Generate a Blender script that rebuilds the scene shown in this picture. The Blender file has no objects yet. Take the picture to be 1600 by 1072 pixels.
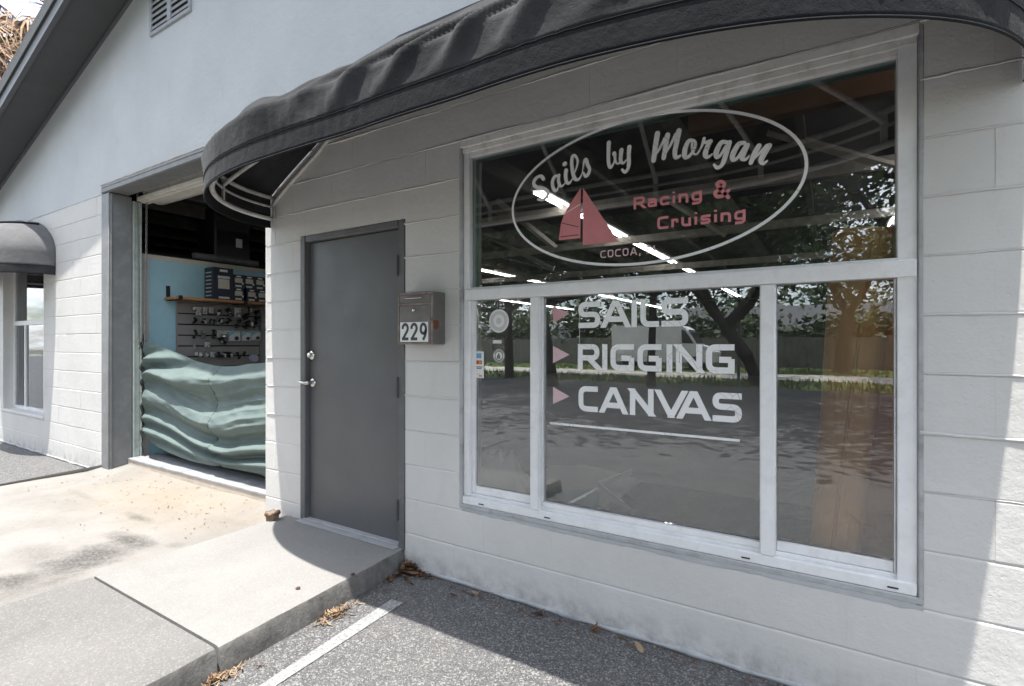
import bpy, bmesh, math, random
from mathutils import Vector, Matrix, noise as mnoise
R = math.radians
C = bpy.context.scene.collection
scene = bpy.context.scene
random.seed(7)

# ------------------------------------------------------------------ camera, sky, sun, exposure
CAM_Y, CAM_Z, YAW = -2.247, 1.33, 31.73
cam_d = bpy.data.cameras.new('camera'); cam = bpy.data.objects.new('camera', cam_d); C.objects.link(cam)
cam.location = (0, CAM_Y, CAM_Z); cam.rotation_euler = (R(90), 0, R(YAW))
cam_d.sensor_width = 36; cam_d.lens = 18.0; cam_d.clip_start = 0.02; cam_d.clip_end = 600
scene.camera = cam

SUN = Vector((0.004, 0.208, -1.0)).normalized()          # the way the light travels
EL = math.asin(-SUN.z)
w = bpy.data.worlds.new('World'); scene.world = w; w.use_nodes = True
nt = w.node_tree; nt.nodes.clear()
n_out = nt.nodes.new('ShaderNodeOutputWorld'); n_bg = nt.nodes.new('ShaderNodeBackground')
n_sky = nt.nodes.new('ShaderNodeTexSky'); n_sky.sky_type = 'NISHITA'; n_sky.sun_disc = False
n_sky.sun_elevation = EL; n_sky.sun_rotation = math.atan2(-SUN.x, -SUN.y); n_sky.dust_density = 1.2
n_tc = nt.nodes.new('ShaderNodeTexCoord'); n_sep = nt.nodes.new('ShaderNodeSeparateXYZ')
nt.links.new(n_tc.outputs['Generated'], n_sep.inputs[0])
n_zz = nt.nodes.new('ShaderNodeMath'); n_zz.operation = 'ADD'; n_zz.inputs[1].default_value = 0.25
n_ab = nt.nodes.new('ShaderNodeMath'); n_ab.operation = 'ABSOLUTE'
nt.links.new(n_sep.outputs[2], n_ab.inputs[0]); nt.links.new(n_ab.outputs[0], n_zz.inputs[0])
n_vd = nt.nodes.new('ShaderNodeVectorMath'); n_vd.operation = 'DIVIDE'
n_cb = nt.nodes.new('ShaderNodeCombineXYZ')
for i in range(3): nt.links.new(n_zz.outputs[0], n_cb.inputs[i])
nt.links.new(n_tc.outputs['Generated'], n_vd.inputs[0]); nt.links.new(n_cb.outputs[0], n_vd.inputs[1])
n_cl = nt.nodes.new('ShaderNodeTexNoise'); n_cl.inputs['Scale'].default_value = 2.3; n_cl.inputs['Detail'].default_value = 7
n_cl.inputs['Roughness'].default_value = 0.58; n_cl.noise_dimensions = '4D'; n_cl.inputs['W'].default_value = 3.7
nt.links.new(n_vd.outputs[0], n_cl.inputs['Vector'])
n_rp = nt.nodes.new('ShaderNodeValToRGB'); n_rp.color_ramp.elements[0].position = 0.43; n_rp.color_ramp.elements[1].position = 0.58
n_rp.color_ramp.elements[1].color = (0.8, 0.8, 0.8, 1)
nt.links.new(n_cl.outputs['Fac'], n_rp.inputs[0])
n_mx = nt.nodes.new('ShaderNodeMixRGB'); n_mx.inputs[2].default_value = (10.2, 10.4, 10.6, 1)
nt.links.new(n_rp.outputs[0], n_mx.inputs[0]); nt.links.new(n_sky.outputs[0], n_mx.inputs[1])
nt.links.new(n_mx.outputs[0], n_bg.inputs[0]); n_bg.inputs[1].default_value = 0.15
nt.links.new(n_bg.outputs[0], n_out.inputs[0])

sun_d = bpy.data.lights.new('sun', 'SUN'); sun_d.energy = 3.6; sun_d.angle = R(0.53); sun_d.color = (1.0, 0.955, 0.89)
sun = bpy.data.objects.new('sun', sun_d); C.objects.link(sun)
sun.rotation_euler = SUN.to_track_quat('-Z', 'Y').to_euler(); sun.location = (0, -6, 20)

vs = scene.view_settings
vs.view_transform = 'Standard'; vs.look = 'None'; vs.gamma = 1.0; vs.use_curve_mapping = False; vs.exposure = 1.32
scene.cycles.max_bounces = 14; scene.cycles.diffuse_bounces = 8; scene.cycles.transparent_max_bounces = 16
scene.cycles.caustics_reflective = False; scene.cycles.caustics_refractive = False

# ------------------------------------------------------------------ measuring: photo pixel -> point on a plane of the place
CY, SY = math.cos(R(YAW)), math.sin(R(YAW))
def ray(px, py):
    dx = (px-800)/800; return (dx*CY-SY, dx*SY+CY, (536-py)/800)
def aty(px, py, y=0.0):
    r = ray(px, py); Z = (y-CAM_Y)/r[1]; return Vector((r[0]*Z, y, CAM_Z+r[2]*Z))
def atx(px, py, x):
    r = ray(px, py); Z = x/r[0]; return Vector((x, CAM_Y+r[1]*Z, CAM_Z+r[2]*Z))
def atz(px, py, z=0.0):
    r = ray(px, py); Z = (z-CAM_Z)/r[2]; return Vector((r[0]*Z, CAM_Y+r[1]*Z, z))
def seen_in_glass(px, py, z=0.0):                         # ground point whose mirror image shows at that pixel
    p = atz(px, py, z); return Vector((p.x, 0.08-p.y, z))

# ------------------------------------------------------------------ mesh helpers
class MB:
    def __init__(s): s.v = []; s.f = []
    def add(s, vs_, fs):
        o = len(s.v); s.v += [tuple(p) for p in vs_]; s.f += [tuple(i+o for i in f) for f in fs]; return s
    def box(s, x0, x1, y0, y1, z0, z1, c=0.0, M=None):
        if x0 > x1: x0, x1 = x1, x0
        if y0 > y1: y0, y1 = y1, y0
        if z0 > z1: z0, z1 = z1, z0
        c = min(c, (x1-x0)*.45, (y1-y0)*.45, (z1-z0)*.45)
        if c <= 0:
            P = [(x, y, z) for x in (x0, x1) for y in (y0, y1) for z in (z0, z1)]
            F = [(0, 1, 3, 2), (4, 6, 7, 5), (0, 4, 5, 1), (2, 3, 7, 6), (0, 2, 6, 4), (1, 5, 7, 3)]
        else:
            P = []; idx = {}
            for i, x in enumerate((x0, x1)):
                for j, y in enumerate((y0, y1)):
                    for k, z in enumerate((z0, z1)):
                        sx, sy, sz = (1, -1)[i]*c, (1, -1)[j]*c, (1, -1)[k]*c
                        for a, p in enumerate(((x, y+sy, z+sz), (x+sx, y, z+sz), (x+sx, y+sy, z))):
                            idx[(i, j, k, a)] = len(P); P.append(p)
            F = []
            I = lambda i, j, k, a: idx[(i, j, k, a)]
            for i in (0, 1): F.append((I(i,0,0,0), I(i,0,1,0), I(i,1,1,0), I(i,1,0,0)))
            for j in (0, 1): F.append((I(0,j,0,1), I(0,j,1,1), I(1,j,1,1), I(1,j,0,1)))
            for k in (0, 1): F.append((I(0,0,k,2), I(0,1,k,2), I(1,1,k,2), I(1,0,k,2)))
            for j in (0, 1):
                for k in (0, 1): F.append((I(0,j,k,1), I(1,j,k,1), I(1,j,k,2), I(0,j,k,2)))
            for i in (0, 1):
                for k in (0, 1): F.append((I(i,0,k,0), I(i,1,k,0), I(i,1,k,2), I(i,0,k,2)))
            for i in (0, 1):
                for j in (0, 1): F.append((I(i,j,0,0), I(i,j,1,0), I(i,j,1,1), I(i,j,0,1)))
            for i in (0, 1):
                for j in (0, 1):
                    for k in (0, 1): F.append((I(i,j,k,0), I(i,j,k,1), I(i,j,k,2)))
        if M is not None: P = [M @ Vector(p) for p in P]
        return s.add(P, F)
    def tube(s, pts, r, n=8, caps=True, closed=False, sx=1.0):
        pts = [Vector(p) for p in pts]; m = len(pts); V = []; F = []
        for i, p in enumerate(pts):
            if closed: t = pts[(i+1) % m]-pts[i-1]
            else: t = pts[min(i+1, m-1)]-pts[max(i-1, 0)]
            t.normalize()
            up = Vector((0, 0, 1)) if abs(t.z) < .92 else Vector((0, 1, 0))
            a = t.cross(up).normalized(); b = a.cross(t)
            rr = r[i] if isinstance(r, (list, tuple)) else r
            for k in range(n):
                th = 2*math.pi*k/n; V.append(p+a*math.cos(th)*rr*sx+b*math.sin(th)*rr)
        for i in range(m if closed else m-1):
            j = (i+1) % m
            for k in range(n): F.append((i*n+k, i*n+(k+1) % n, j*n+(k+1) % n, j*n+k))
        if caps and not closed: F.append(tuple(range(n))[::-1]); F.append(tuple((m-1)*n+k for k in range(n)))
        return s.add(V, F)
    def lathe(s, prof, o=(0, 0, 0), n=20, M=None, wob=0.0):
        V = []; F = []; m = len(prof)
        for i, (r, z) in enumerate(prof):
            for k in range(n):
                th = 2*math.pi*k/n; q = r*(1+wob*math.sin(3*th+i)+wob*.7*math.sin(7*th))
                V.append(Vector((q*math.cos(th), q*math.sin(th), z)))
        for i in range(m-1):
            for k in range(n): F.append((i*n+k, i*n+(k+1) % n, (i+1)*n+(k+1) % n, (i+1)*n+k))
        F.append(tuple(range(n))[::-1]); F.append(tuple((m-1)*n+k for k in range(n)))
        if M is not None: V = [M @ p for p in V]
        return s.add([p+Vector(o) for p in V], F)
    def grid(s, fn, nu, nv):
        V = [fn(i/nu, j/nv) for i in range(nu+1) for j in range(nv+1)]
        F = [(i*(nv+1)+j, (i+1)*(nv+1)+j, (i+1)*(nv+1)+j+1, i*(nv+1)+j+1) for i in range(nu) for j in range(nv)]
        return s.add(V, F)
    def prism(s, poly, d0, d1, axis='y'):                 # poly in the two other axes, extruded along axis
        n = len(poly)
        def P(a, b, d): return (a, d, b) if axis == 'y' else ((d, a, b) if axis == 'x' else (a, b, d))
        V = [P(a, b, d0) for a, b in poly]+[P(a, b, d1) for a, b in poly]
        F = [tuple(range(n)), tuple(range(2*n-1, n-1, -1))]+[(i, (i+1) % n, n+(i+1) % n, n+i) for i in range(n)]
        return s.add(V, F)
    def mesh(s, name, mat, smooth=False):
        me = bpy.data.meshes.new(name); me.from_pydata(s.v, [], s.f)
        bm = bmesh.new(); bm.from_mesh(me); bmesh.ops.recalc_face_normals(bm, faces=bm.faces); bm.to_mesh(me); bm.free()
        if mat: me.materials.append(mat)
        if smooth: me.polygons.foreach_set('use_smooth', [True]*len(me.polygons))
        return me
    def build(s, name, mat, parent=None, smooth=False, label=None, kind=None):
        o = bpy.data.objects.new(name, s.mesh(name, mat, smooth)); C.objects.link(o)
        if parent is not None: o.parent = parent; o.matrix_parent_inverse = WORLD_INV(parent)
        if label: o['label'] = label
        if kind: o['kind'] = kind
        return o
def world_of(o):
    m = Matrix.LocRotScale(o.location, o.rotation_euler, o.scale)
    return world_of(o.parent) @ o.matrix_parent_inverse @ m if o.parent else m
def WORLD_INV(p): return world_of(p).inverted()
def tag(o, label, cat, group=None, kind=None):
    o['label'] = label; o['category'] = cat
    if group: o['group'] = group
    if kind: o['kind'] = kind
    return o
def thing(name, label, cat, loc, group=None):
    o = bpy.data.objects.new(name, None); C.objects.link(o); o.location = loc; o.empty_display_size = .1
    return tag(o, label, cat, group)
def empty_part(name, parent, loc):
    o = bpy.data.objects.new(name, None); C.objects.link(o); o.parent = parent
    o.matrix_parent_inverse = WORLD_INV(parent); o.location = loc; return o
def soft(o, angle=40):
    o.data.polygons.foreach_set('use_smooth', [True]*len(o.data.polygons))
    try: o.data.set_sharp_from_angle(angle=R(angle))
    except Exception: pass
    return o

# ------------------------------------------------------------------ materials
class NT:
    def __init__(s, name):
        s.m = bpy.data.materials.new(name); s.m.use_nodes = True; s.t = s.m.node_tree; s.t.nodes.clear()
        s.out = s.n('ShaderNodeOutputMaterial'); s.b = s.n('ShaderNodeBsdfPrincipled'); s.l(s.b.outputs[0], s.out.inputs[0])
        s.geo = s.n('ShaderNodeNewGeometry'); s.pos = s.geo.outputs['Position']
    def n(s, t, **k):
        x = s.t.nodes.new(t)
        for a, v in k.items(): setattr(x, a, v)
        return x
    def l(s, a, b): s.t.links.new(a, b)
    def noise(s, scale, detail=4, rough=.55, vec=None, stretch=None):
        x = s.n('ShaderNodeTexNoise'); x.inputs['Scale'].default_value = scale; x.inputs['Detail'].default_value = detail
        x.inputs['Roughness'].default_value = rough; v = vec or s.pos
        if stretch:
            mp = s.n('ShaderNodeMapping'); mp.inputs['Scale'].default_value = stretch; s.l(v, mp.inputs[0]); v = mp.outputs[0]
        s.l(v, x.inputs['Vector']); return x.outputs['Fac']
    def vor(s, scale, feature='F1', out='Distance'):
        x = s.n('ShaderNodeTexVoronoi', feature=feature); x.inputs['Scale'].default_value = scale; s.l(s.pos, x.inputs['Vector']); return x.outputs[out]
    def ramp(s, fac, *stops):
        x = s.n('ShaderNodeValToRGB'); e = x.color_ramp.elements
        while len(e) < len(stops): e.new(0.5)
        for i, (p, c) in enumerate(stops):
            e[i].position = p; e[i].color = (c, c, c, 1) if isinstance(c, (int, float)) else (*c, 1)
        s.l(fac, x.inputs[0]); return x.outputs[0]
    def mix(s, fac, a, b, mode='MIX'):
        x = s.n('ShaderNodeMixRGB', blend_type=mode)
        for i, q in ((0, fac), (1, a), (2, b)):
            if isinstance(q, (int, float)): x.inputs[i].default_value = q if i == 0 else (q, q, q, 1)
            elif isinstance(q, tuple): x.inputs[i].default_value = (*q, 1)
            else: s.l(q, x.inputs[i])
        return x.outputs[0]
    def math(s, op, a, b=0.0, clamp=False):
        x = s.n('ShaderNodeMath', operation=op, use_clamp=clamp)
        for i, q in ((0, a), (1, b)):
            if isinstance(q, (int, float)): x.inputs[i].default_value = q
            else: s.l(q, x.inputs[i])
        return x.outputs[0]
    def xyz(s):
        x = s.n('ShaderNodeSeparateXYZ'); s.l(s.pos, x.inputs[0]); return x.outputs
    def blob(s, x, y, rx, ry, edge=.5, nscale=4, namt=.8):   # a stain of its own shape on the ground
        c = s.xyz()
        a = s.math('DIVIDE', s.math('SUBTRACT', c[0], x), rx); b = s.math('DIVIDE', s.math('SUBTRACT', c[1], y), ry)
        d = s.math('SQRT', s.math('ADD', s.math('MULTIPLY', a, a), s.math('MULTIPLY', b, b)))
        d = s.math('ADD', d, s.math('MULTIPLY', s.math('SUBTRACT', s.noise(nscale, 6, .65), .5), namt*2))
        return s.ramp(d, (max(0, 1-edge), 1.0), (1.0, 0.0))
    def bump(s, h, dist, strength=1.0, prev=None):
        x = s.n('ShaderNodeBump'); x.inputs['Distance'].default_value = dist; x.inputs['Strength'].default_value = strength
        s.l(h, x.inputs['Height'])
        if prev is not None: s.l(prev, x.inputs['Normal'])
        s.l(x.outputs[0], s.b.inputs['Normal']); return x.outputs[0]
    def set(s, col=None, rough=None, metal=None, spec=None):
        for k, v in (('Base Color', col), ('Roughness', rough), ('Metallic', metal), ('Specular IOR Level', spec)):
            if v is None: continue
            if isinstance(v, tuple): s.b.inputs[k].default_value = (*v, 1)
            elif isinstance(v, (int, float)): s.b.inputs[k].default_value = v
            else: s.l(v, s.b.inputs[k])
        return s.m
def mat(name, col, rough=.6, metal=0, var=.08, vs=3., bump=0., bs=60., spec=.4, dirt=None, dirt_amt=.0, dirt_scale=5., stretch=None):
    t = NT(name)
    a = tuple(max(0, c*(1-var)) for c in col); b = tuple(min(1, c*(1+var)) for c in col)
    c = t.ramp(t.noise(vs, 6, .6, stretch=stretch), (.3, a), (.7, b))
    if dirt: c = t.mix(t.ramp(t.noise(dirt_scale, 8, .7), (.5, 0.0), (.68, dirt_amt)), c, dirt)
    if bump: t.bump(t.noise(bs, 5, .6, stretch=stretch), bump)
    return t.set(c, rough, metal, spec)

def wall_material(name, col, grain):
    t = NT(name)
    c = t.ramp(t.noise(1.6, 7, .6), (.3, tuple(q*.92 for q in col)), (.7, tuple(q*1.05 for q in col)))
    c = t.mix(t.ramp(t.noise(9, 8, .75, stretch=(1, 1, .35)), (.56, 0.0), (.74, .30)), c, tuple(q*.72 for q in col))      # grime and old drips
    c = t.mix(t.ramp(t.noise(70, 3, .6), (.70, 0.0), (.78, .5)), c, tuple(q*.5 for q in col))                              # specks
    z = t.xyz()[2]
    spl = t.math('MULTIPLY', t.ramp(z, (0.0, 1.0), (.16, 0.0)), t.ramp(t.noise(11, 6, .7), (.42, 0.0), (.7, .8)))
    c = t.mix(spl, c, (.20, .20, .19))                                                                                     # splashed soil at the foot
    p = t.bump(t.noise(16, 4, .6), .006*grain)
    p = t.bump(t.noise(90, 5, .65), .0016*grain, prev=p)
    t.bump(t.ramp(t.vor(38), (.0, 0.0), (.16, 1.0)), .0012*grain, prev=p)
    return t.set(c, .62, 0, .35)
WALL = (.632, .624, .608)
M_wall = wall_material('painted block', WALL, .62)
M_stucco = wall_material('painted stucco', (.53, .55, .572), .6)
M_reveal = mat('painted reveal', (.42, .43, .44), .65, var=.14, vs=8, bump=.002, bs=60, dirt=(.2, .2, .2), dirt_amt=.6, dirt_scale=9)
M_joint = M_wall
M_paint = mat('dark grey gloss paint', (.118, .121, .126), .42, var=.06, vs=4, bump=.0004, bs=160, dirt=(.2, .2, .2), dirt_amt=.12, dirt_scale=7)
t = NT('scuffed grey door paint')
c = t.ramp(t.noise(2.2, 6, .6), (.3, (.094, .096, .100)), (.7, (.112, .114, .118)))
c = t.mix(t.ramp(t.noise(9, 8, .8, stretch=(1, 1, .5)), (.60, 0.0), (.72, .35)), c, (.19, .19, .19))
c = t.mix(t.ramp(t.noise(30, 8, .8, stretch=(.3, 1, 2.5)), (.70, 0.0), (.76, .5)), c, (.24, .24, .24))
hx = t.n('ShaderNodeVectorMath', operation='DISTANCE'); t.l(t.pos, hx.inputs[0]); hx.inputs[1].default_value = (-2.93, .03, 1.12)
c = t.mix(t.math('MULTIPLY', t.ramp(hx.outputs['Value'], (.06, 1.0), (.28, 0.0)), t.ramp(t.noise(14, 6, .7), (.4, 0.0), (.7, .5))), c, (.07, .068, .065))
t.l(t.ramp(t.noise(6, 7, .7), (.3, .30), (.7, .52)), t.b.inputs['Roughness'])
p = t.bump(t.noise(2.6, 2, .4), .006); t.bump(t.noise(150, 3), .0004, prev=p)
M_doorpaint = t.set(c, None, 0, .5)
M_frame = mat('dark grey frame paint', (.115, .117, .122), .45, var=.1, vs=6, bump=.0008, bs=90, dirt=(.25, .24, .23), dirt_amt=.25, dirt_scale=14)
M_jamb = mat('grey steel jamb paint', (.20, .205, .21), .5, var=.1, vs=5, bump=.0012, bs=70, dirt=(.32, .32, .32), dirt_amt=.3, dirt_scale=10)
M_soffit = mat('charcoal soffit paint', (.075, .08, .083), .7, var=.08, vs=4, bump=.0006, bs=120)
M_fascia = mat('charcoal fascia paint', (.10, .105, .115), .5, var=.1, vs=6, bump=.001, bs=40)
M_shingle = mat('roof shingle', (.09, .09, .095), .9, var=.3, vs=30, bump=.004, bs=60)
M_alu = mat('white window aluminium', (.82, .82, .83), .38, var=.05, vs=9, bump=.0003, bs=70, dirt=(.5, .49, .47), dirt_amt=.2, dirt_scale=22)
M_wood_white = mat('white painted wood', (.80, .79, .765), .6, var=.08, vs=12, bump=.0015, bs=30, dirt=(.4, .38, .34), dirt_amt=.5, dirt_scale=12, stretch=(.15, 1, 1))
M_hinge = mat('dark hinge paint', (.06, .06, .063), .45, var=.1, vs=20)
M_black = mat('black rubber', (.015, .015, .016), .6)
M_steel = mat('brushed nickel', (.62, .60, .57), .24, 1.0, var=.06, vs=30)
M_tube = mat('white frame tube', (.62, .61, .58), .4, var=.1, vs=14, dirt=(.25, .23, .2), dirt_amt=.5, dirt_scale=18)
M_vinyl = NT('white vinyl lettering')
_crk = M_vinyl.vor(17, 'DISTANCE_TO_EDGE'); _msk = M_vinyl.ramp(M_vinyl.noise(3, 3), (.45, 0.0), (.55, 1.0))
_c = M_vinyl.mix(M_vinyl.math('MULTIPLY', M_vinyl.ramp(_crk, (.006, 1.0), (.012, 0.0)), _msk), (.87, .875, .88), (.34, .35, .36))
M_vinyl = M_vinyl.set(_c, .5)
M_pink = mat('rose vinyl', (.66, .25, .27), .5, var=.06, vs=14)
M_pinkpale = mat('faded rose vinyl', (.70, .50, .53), .5, var=.06, vs=14)
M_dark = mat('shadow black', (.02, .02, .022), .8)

def fabric(name, col, dust):
    t = NT(name)
    c = t.ramp(t.noise(3.2, 8, .65), (.3, col), (.72, dust))
    c = t.mix(t.ramp(t.noise(55, 2, .5), (.77, 0.0), (.80, .2)), c, (.3, .3, .3))
    t.b.inputs['Sheen Weight'].default_value = .06; t.b.inputs['Sheen Roughness'].default_value = .5
    p = t.bump(t.noise(420, 2, .5), .0006); t.bump(t.noise(14, 5, .6), .006, prev=p)
    return t.set(c, .85, 0, .12)
M_canvas = fabric('black awning canvas', (.017, .0178, .0202), (.054, .0555, .059))
M_canvas_shade = fabric('shade-darkened awning canvas', (.009, .0098, .0125), (.015, .016, .019))  # same canvas, colour lowered to hold the shade of the upright band
t = NT('teal tarpaulin')
_c = t.ramp(t.noise(5, 5), (.3, (.118, .160, .153)), (.7, (.148, .192, .184)))
p = t.bump(t.noise(300, 2), .0005); t.bump(t.noise(22, 4), .004, prev=p)
M_teal = t.set(_c, .62, 0, .3)

def glass(name, base, tint, k=1.0):
    t = NT(name); t.t.nodes.remove(t.b)
    fr = t.n('ShaderNodeFresnel'); fr.inputs['IOR'].default_value = 1.5
    tr = t.n('ShaderNodeBsdfTransparent'); tr.inputs[0].default_value = (*tint, 1)
    gl = t.n('ShaderNodeBsdfGlossy'); gl.inputs['Roughness'].default_value = 0.0
    gl.inputs[0].default_value = (.93, .96, 1, 1)
    bp = t.n('ShaderNodeBump'); bp.inputs['Distance'].default_value = .0005; t.l(t.noise(2.6, 2, .4), bp.inputs['Height'])
    t.l(bp.outputs[0], gl.inputs['Normal'])
    mx = t.n('ShaderNodeMixShader'); t.l(t.math('ADD', t.math('MULTIPLY', fr.outputs[0], k), base, True), mx.inputs[0])
    t.l(tr.outputs[0], mx.inputs[1]); t.l(gl.outputs[0], mx.inputs[2])
    df = t.n('ShaderNodeBsdfDiffuse'); df.inputs[0].default_value = (.6, .6, .58, 1)
    m2 = t.n('ShaderNodeMixShader'); t.l(t.ramp(t.noise(7, 8, .75), (.42, 0.015), (.8, .048)), m2.inputs[0])              # dusty film
    t.l(mx.outputs[0], m2.inputs[1]); t.l(df.outputs[0], m2.inputs[2]); t.l(m2.outputs[0], t.out.inputs[0])
    return t.m
M_glass = glass('shop window glass', .085, (.97, .98, .975))
M_green = mat('green glass edge', (.25, .42, .37), .35, var=.1, vs=10)

# ground
t = NT('weathered asphalt')
a1 = t.vor(210, out='Color'); sp = t.n('ShaderNodeSeparateColor'); t.l(a1, sp.inputs[0])
c = t.ramp(sp.outputs[0], (.0, (.06, .061, .064)), (.5, (.103, .104, .108)), (.85, (.162, .160, .158)), (1.0, (.33, .325, .32)))
a2 = t.vor(110, out='Color'); sp2 = t.n('ShaderNodeSeparateColor'); t.l(a2, sp2.inputs[0])
c = t.mix(t.ramp(sp2.outputs[1], (.90, 0.0), (.93, .6)), c, (.34, .33, .32))
c = t.mix(t.ramp(t.noise(1.3, 7, .65), (.42, 0.0), (.7, .45)), c, (.17, .165, .158))
c = t.mix(t.math('MULTIPLY', t.ramp(t.vor(.9, 'DISTANCE_TO_EDGE'), (.004, 1.0), (.010, 0.0)), t.ramp(t.noise(.8, 3), (.52, 0.0), (.56, .8))), c, (.03, .03, .03))
c = t.mix(t.ramp(t.noise(.55, 4, .6), (.58, 0.0), (.66, .45)), c, (.06, .06, .062))
c = t.mix(t.ramp(t.noise(26, 6, .75), (.5, 0.0), (.64, .25)), c, (.21, .207, .203)); c = t.mix(t.ramp(t.noise(17, 6, .75), (.52, 0.0), (.66, .40)), c, (.055, .056, .06))
c = t.mix(t.ramp(t.noise(30, 5, .7), (.58, 0.0), (.75, .35)), c, (.06, .06, .065))
p = t.bump(t.vor(210), .0022); t.bump(t.noise(60, 6, .7), .0025, prev=p)
M_asphalt = t.set(c, .85, 0, .3)

t = NT('stained concrete pad')
c = t.ramp(t.noise(2.2, 8, .65), (.3, (.215, .205, .19)), (.55, (.265, .256, .241)), (.75, (.29, .282, .268)))
c = t.mix(t.ramp(t.noise(55, 6, .7), (.5, 0.0), (.75, .35)), c, (.27, .24, .205))
c = t.mix(t.math('MULTIPLY', t.blob(-4.6, -.1, 1.6, .7, .9, 3, .5), .55), c, (.30, .245, .175))
s0 = atz(150, 850, .05)
grit = t.ramp(t.noise(60, 6, .75), (.36, 0.0), (.56, 1.0))
for (px, py, rx, ry, amt) in ((150, 872, .30, .26, .80), (205, 845, .34, .10, .80), (100, 895, .32, .2, .5), (215, 805, .25, .06, .6), (15, 915, .22, .12, .7), (60, 868, .4, .14, .3), (275, 855, .09, .06, .35), (25, 930, .3, .3, .35), (130, 772, .35, .05, .22)):
    q = atz(px, py, .05)
    c = t.mix(t.math('MULTIPLY', t.math('MULTIPLY', t.blob(q.x, q.y, rx, ry, .75, 7, .55), t.math('ADD', t.math('MULTIPLY', grit, .75), .25)), min(1, amt*1.2)), c, (.075, .07, .067))
c = t.mix(t.ramp(t.noise(14, 3, .6), (.66, 0.0), (.70, .55)), c, (.22, .19, .16))
p = t.bump(t.noise(7, 6, .65), .012); t.bump(t.noise(110, 5, .7), .003, prev=p)
M_pad = t.set(c, .9, 0, .25)

t = NT('broom concrete')
c = t.ramp(t.noise(1.8, 7, .6), (.3, (.235, .23, .221)), (.7, (.28, .275, .266)))
v = t.vor(170, out='Color'); sp = t.n('ShaderNodeSeparateColor'); t.l(v, sp.inputs[0])
c = t.mix(t.ramp(sp.outputs[0], (.80, 0.0), (.86, .3)), c, (.20, .195, .19))
c = t.mix(t.ramp(sp.outputs[1], (.86, 0.0), (.9, .25)), c, (.40, .395, .38))
c = t.mix(t.ramp(t.noise(6, 8, .75), (.56, 0.0), (.75, .4)), c, (.22, .21, .20))
p = t.bump(t.vor(230), .0009); t.bump(t.noise(18, 6, .7), .0022, prev=p)
M_walk = t.set(c, .88, 0, .25)
t = NT('older grey concrete')
c = t.ramp(t.noise(1.6, 7, .6), (.3, (.16, .157, .151)), (.7, (.205, .20, .193)))
v = t.vor(170, out='Color'); sp = t.n('ShaderNodeSeparateColor'); t.l(v, sp.inputs[0])
c = t.mix(t.ramp(sp.outputs[0], (.74, 0.0), (.8, .35)), c, (.13, .13, .127)); c = t.mix(t.ramp(sp.outputs[1], (.84, 0.0), (.88, .4)), c, (.31, .305, .295)); c = t.mix(t.ramp(t.noise(5, 8, .75), (.55, 0.0), (.72, .35)), c, (.12, .117, .112))
p = t.bump(t.vor(210), .0012); t.bump(t.noise(18, 6, .7), .0025, prev=p)
M_walk_old = t.set(c, .9, 0, .2)
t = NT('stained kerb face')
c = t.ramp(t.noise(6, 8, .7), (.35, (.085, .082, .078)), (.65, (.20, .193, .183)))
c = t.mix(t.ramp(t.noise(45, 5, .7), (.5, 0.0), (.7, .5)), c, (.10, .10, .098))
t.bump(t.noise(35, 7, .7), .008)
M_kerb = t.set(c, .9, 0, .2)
t = NT('worn road paint')
c = t.mix(t.ramp(t.noise(90, 6, .8), (.42, 0.0), (.58, .85)), (.42, .42, .415), (.15, .15, .15))
t.bump(t.vor(150), .003)
M_stripe = t.set(c, .75, 0, .3)
M_grass = mat('rough grass', (.14, .19, .06), .9, var=.45, vs=6, bump=.02, bs=30, dirt=(.2, .17, .1), dirt_amt=.6, dirt_scale=2)
M_sand = mat('pale shell path', (.50, .47, .42), .9, var=.15, vs=4, bump=.006, bs=40)

# ================================================================== GROUND
g = MB(); g.grid(lambda u, v: (-70+140*u, -75+95*v, 0), 4, 4)
o = g.build('asphalt_lot', M_asphalt); o['kind'] = 'structure'
WX0, WX1 = -3.27, -2.135
def pad_z(x, y):
    sm = lambda a, b, q: max(0, min(1, (q-a)/(b-a)))
    base = .035+.012*math.sin(x*1.7+y)
    up = .055*sm(-.12, -.95, y)*sm(-5.2, -3.3, x)
    ramp = .045*sm(-.12, .16, y)
    return base+up+ramp+.006*mnoise.noise(Vector((x*2, y*2, 0)))
def pad_pt(u, v):
    x = -6.32+(WX0+.02+6.32)*u; y = -1.8+2.0*v
    if u == 0: x += .03*mnoise.noise(Vector((0, y*3, 1)))
    return (x, y, pad_z(x, y))
g = MB(); g.grid(pad_pt, 60, 100)
n0 = len(g.v)
g.add([(-6.36, -1.8, -.02), (-6.36, .2, -.02), pad_pt(0, 0), pad_pt(0, 1)], [(0, 1, 3, 2)])
o = g.build('concrete_pad', M_pad, smooth=True); o['kind'] = 'structure'
walk = bpy.data.objects.new('walkway', None); C.objects.link(walk); walk.location = (-2.7, -.5, 0); walk['kind'] = 'structure'
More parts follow.
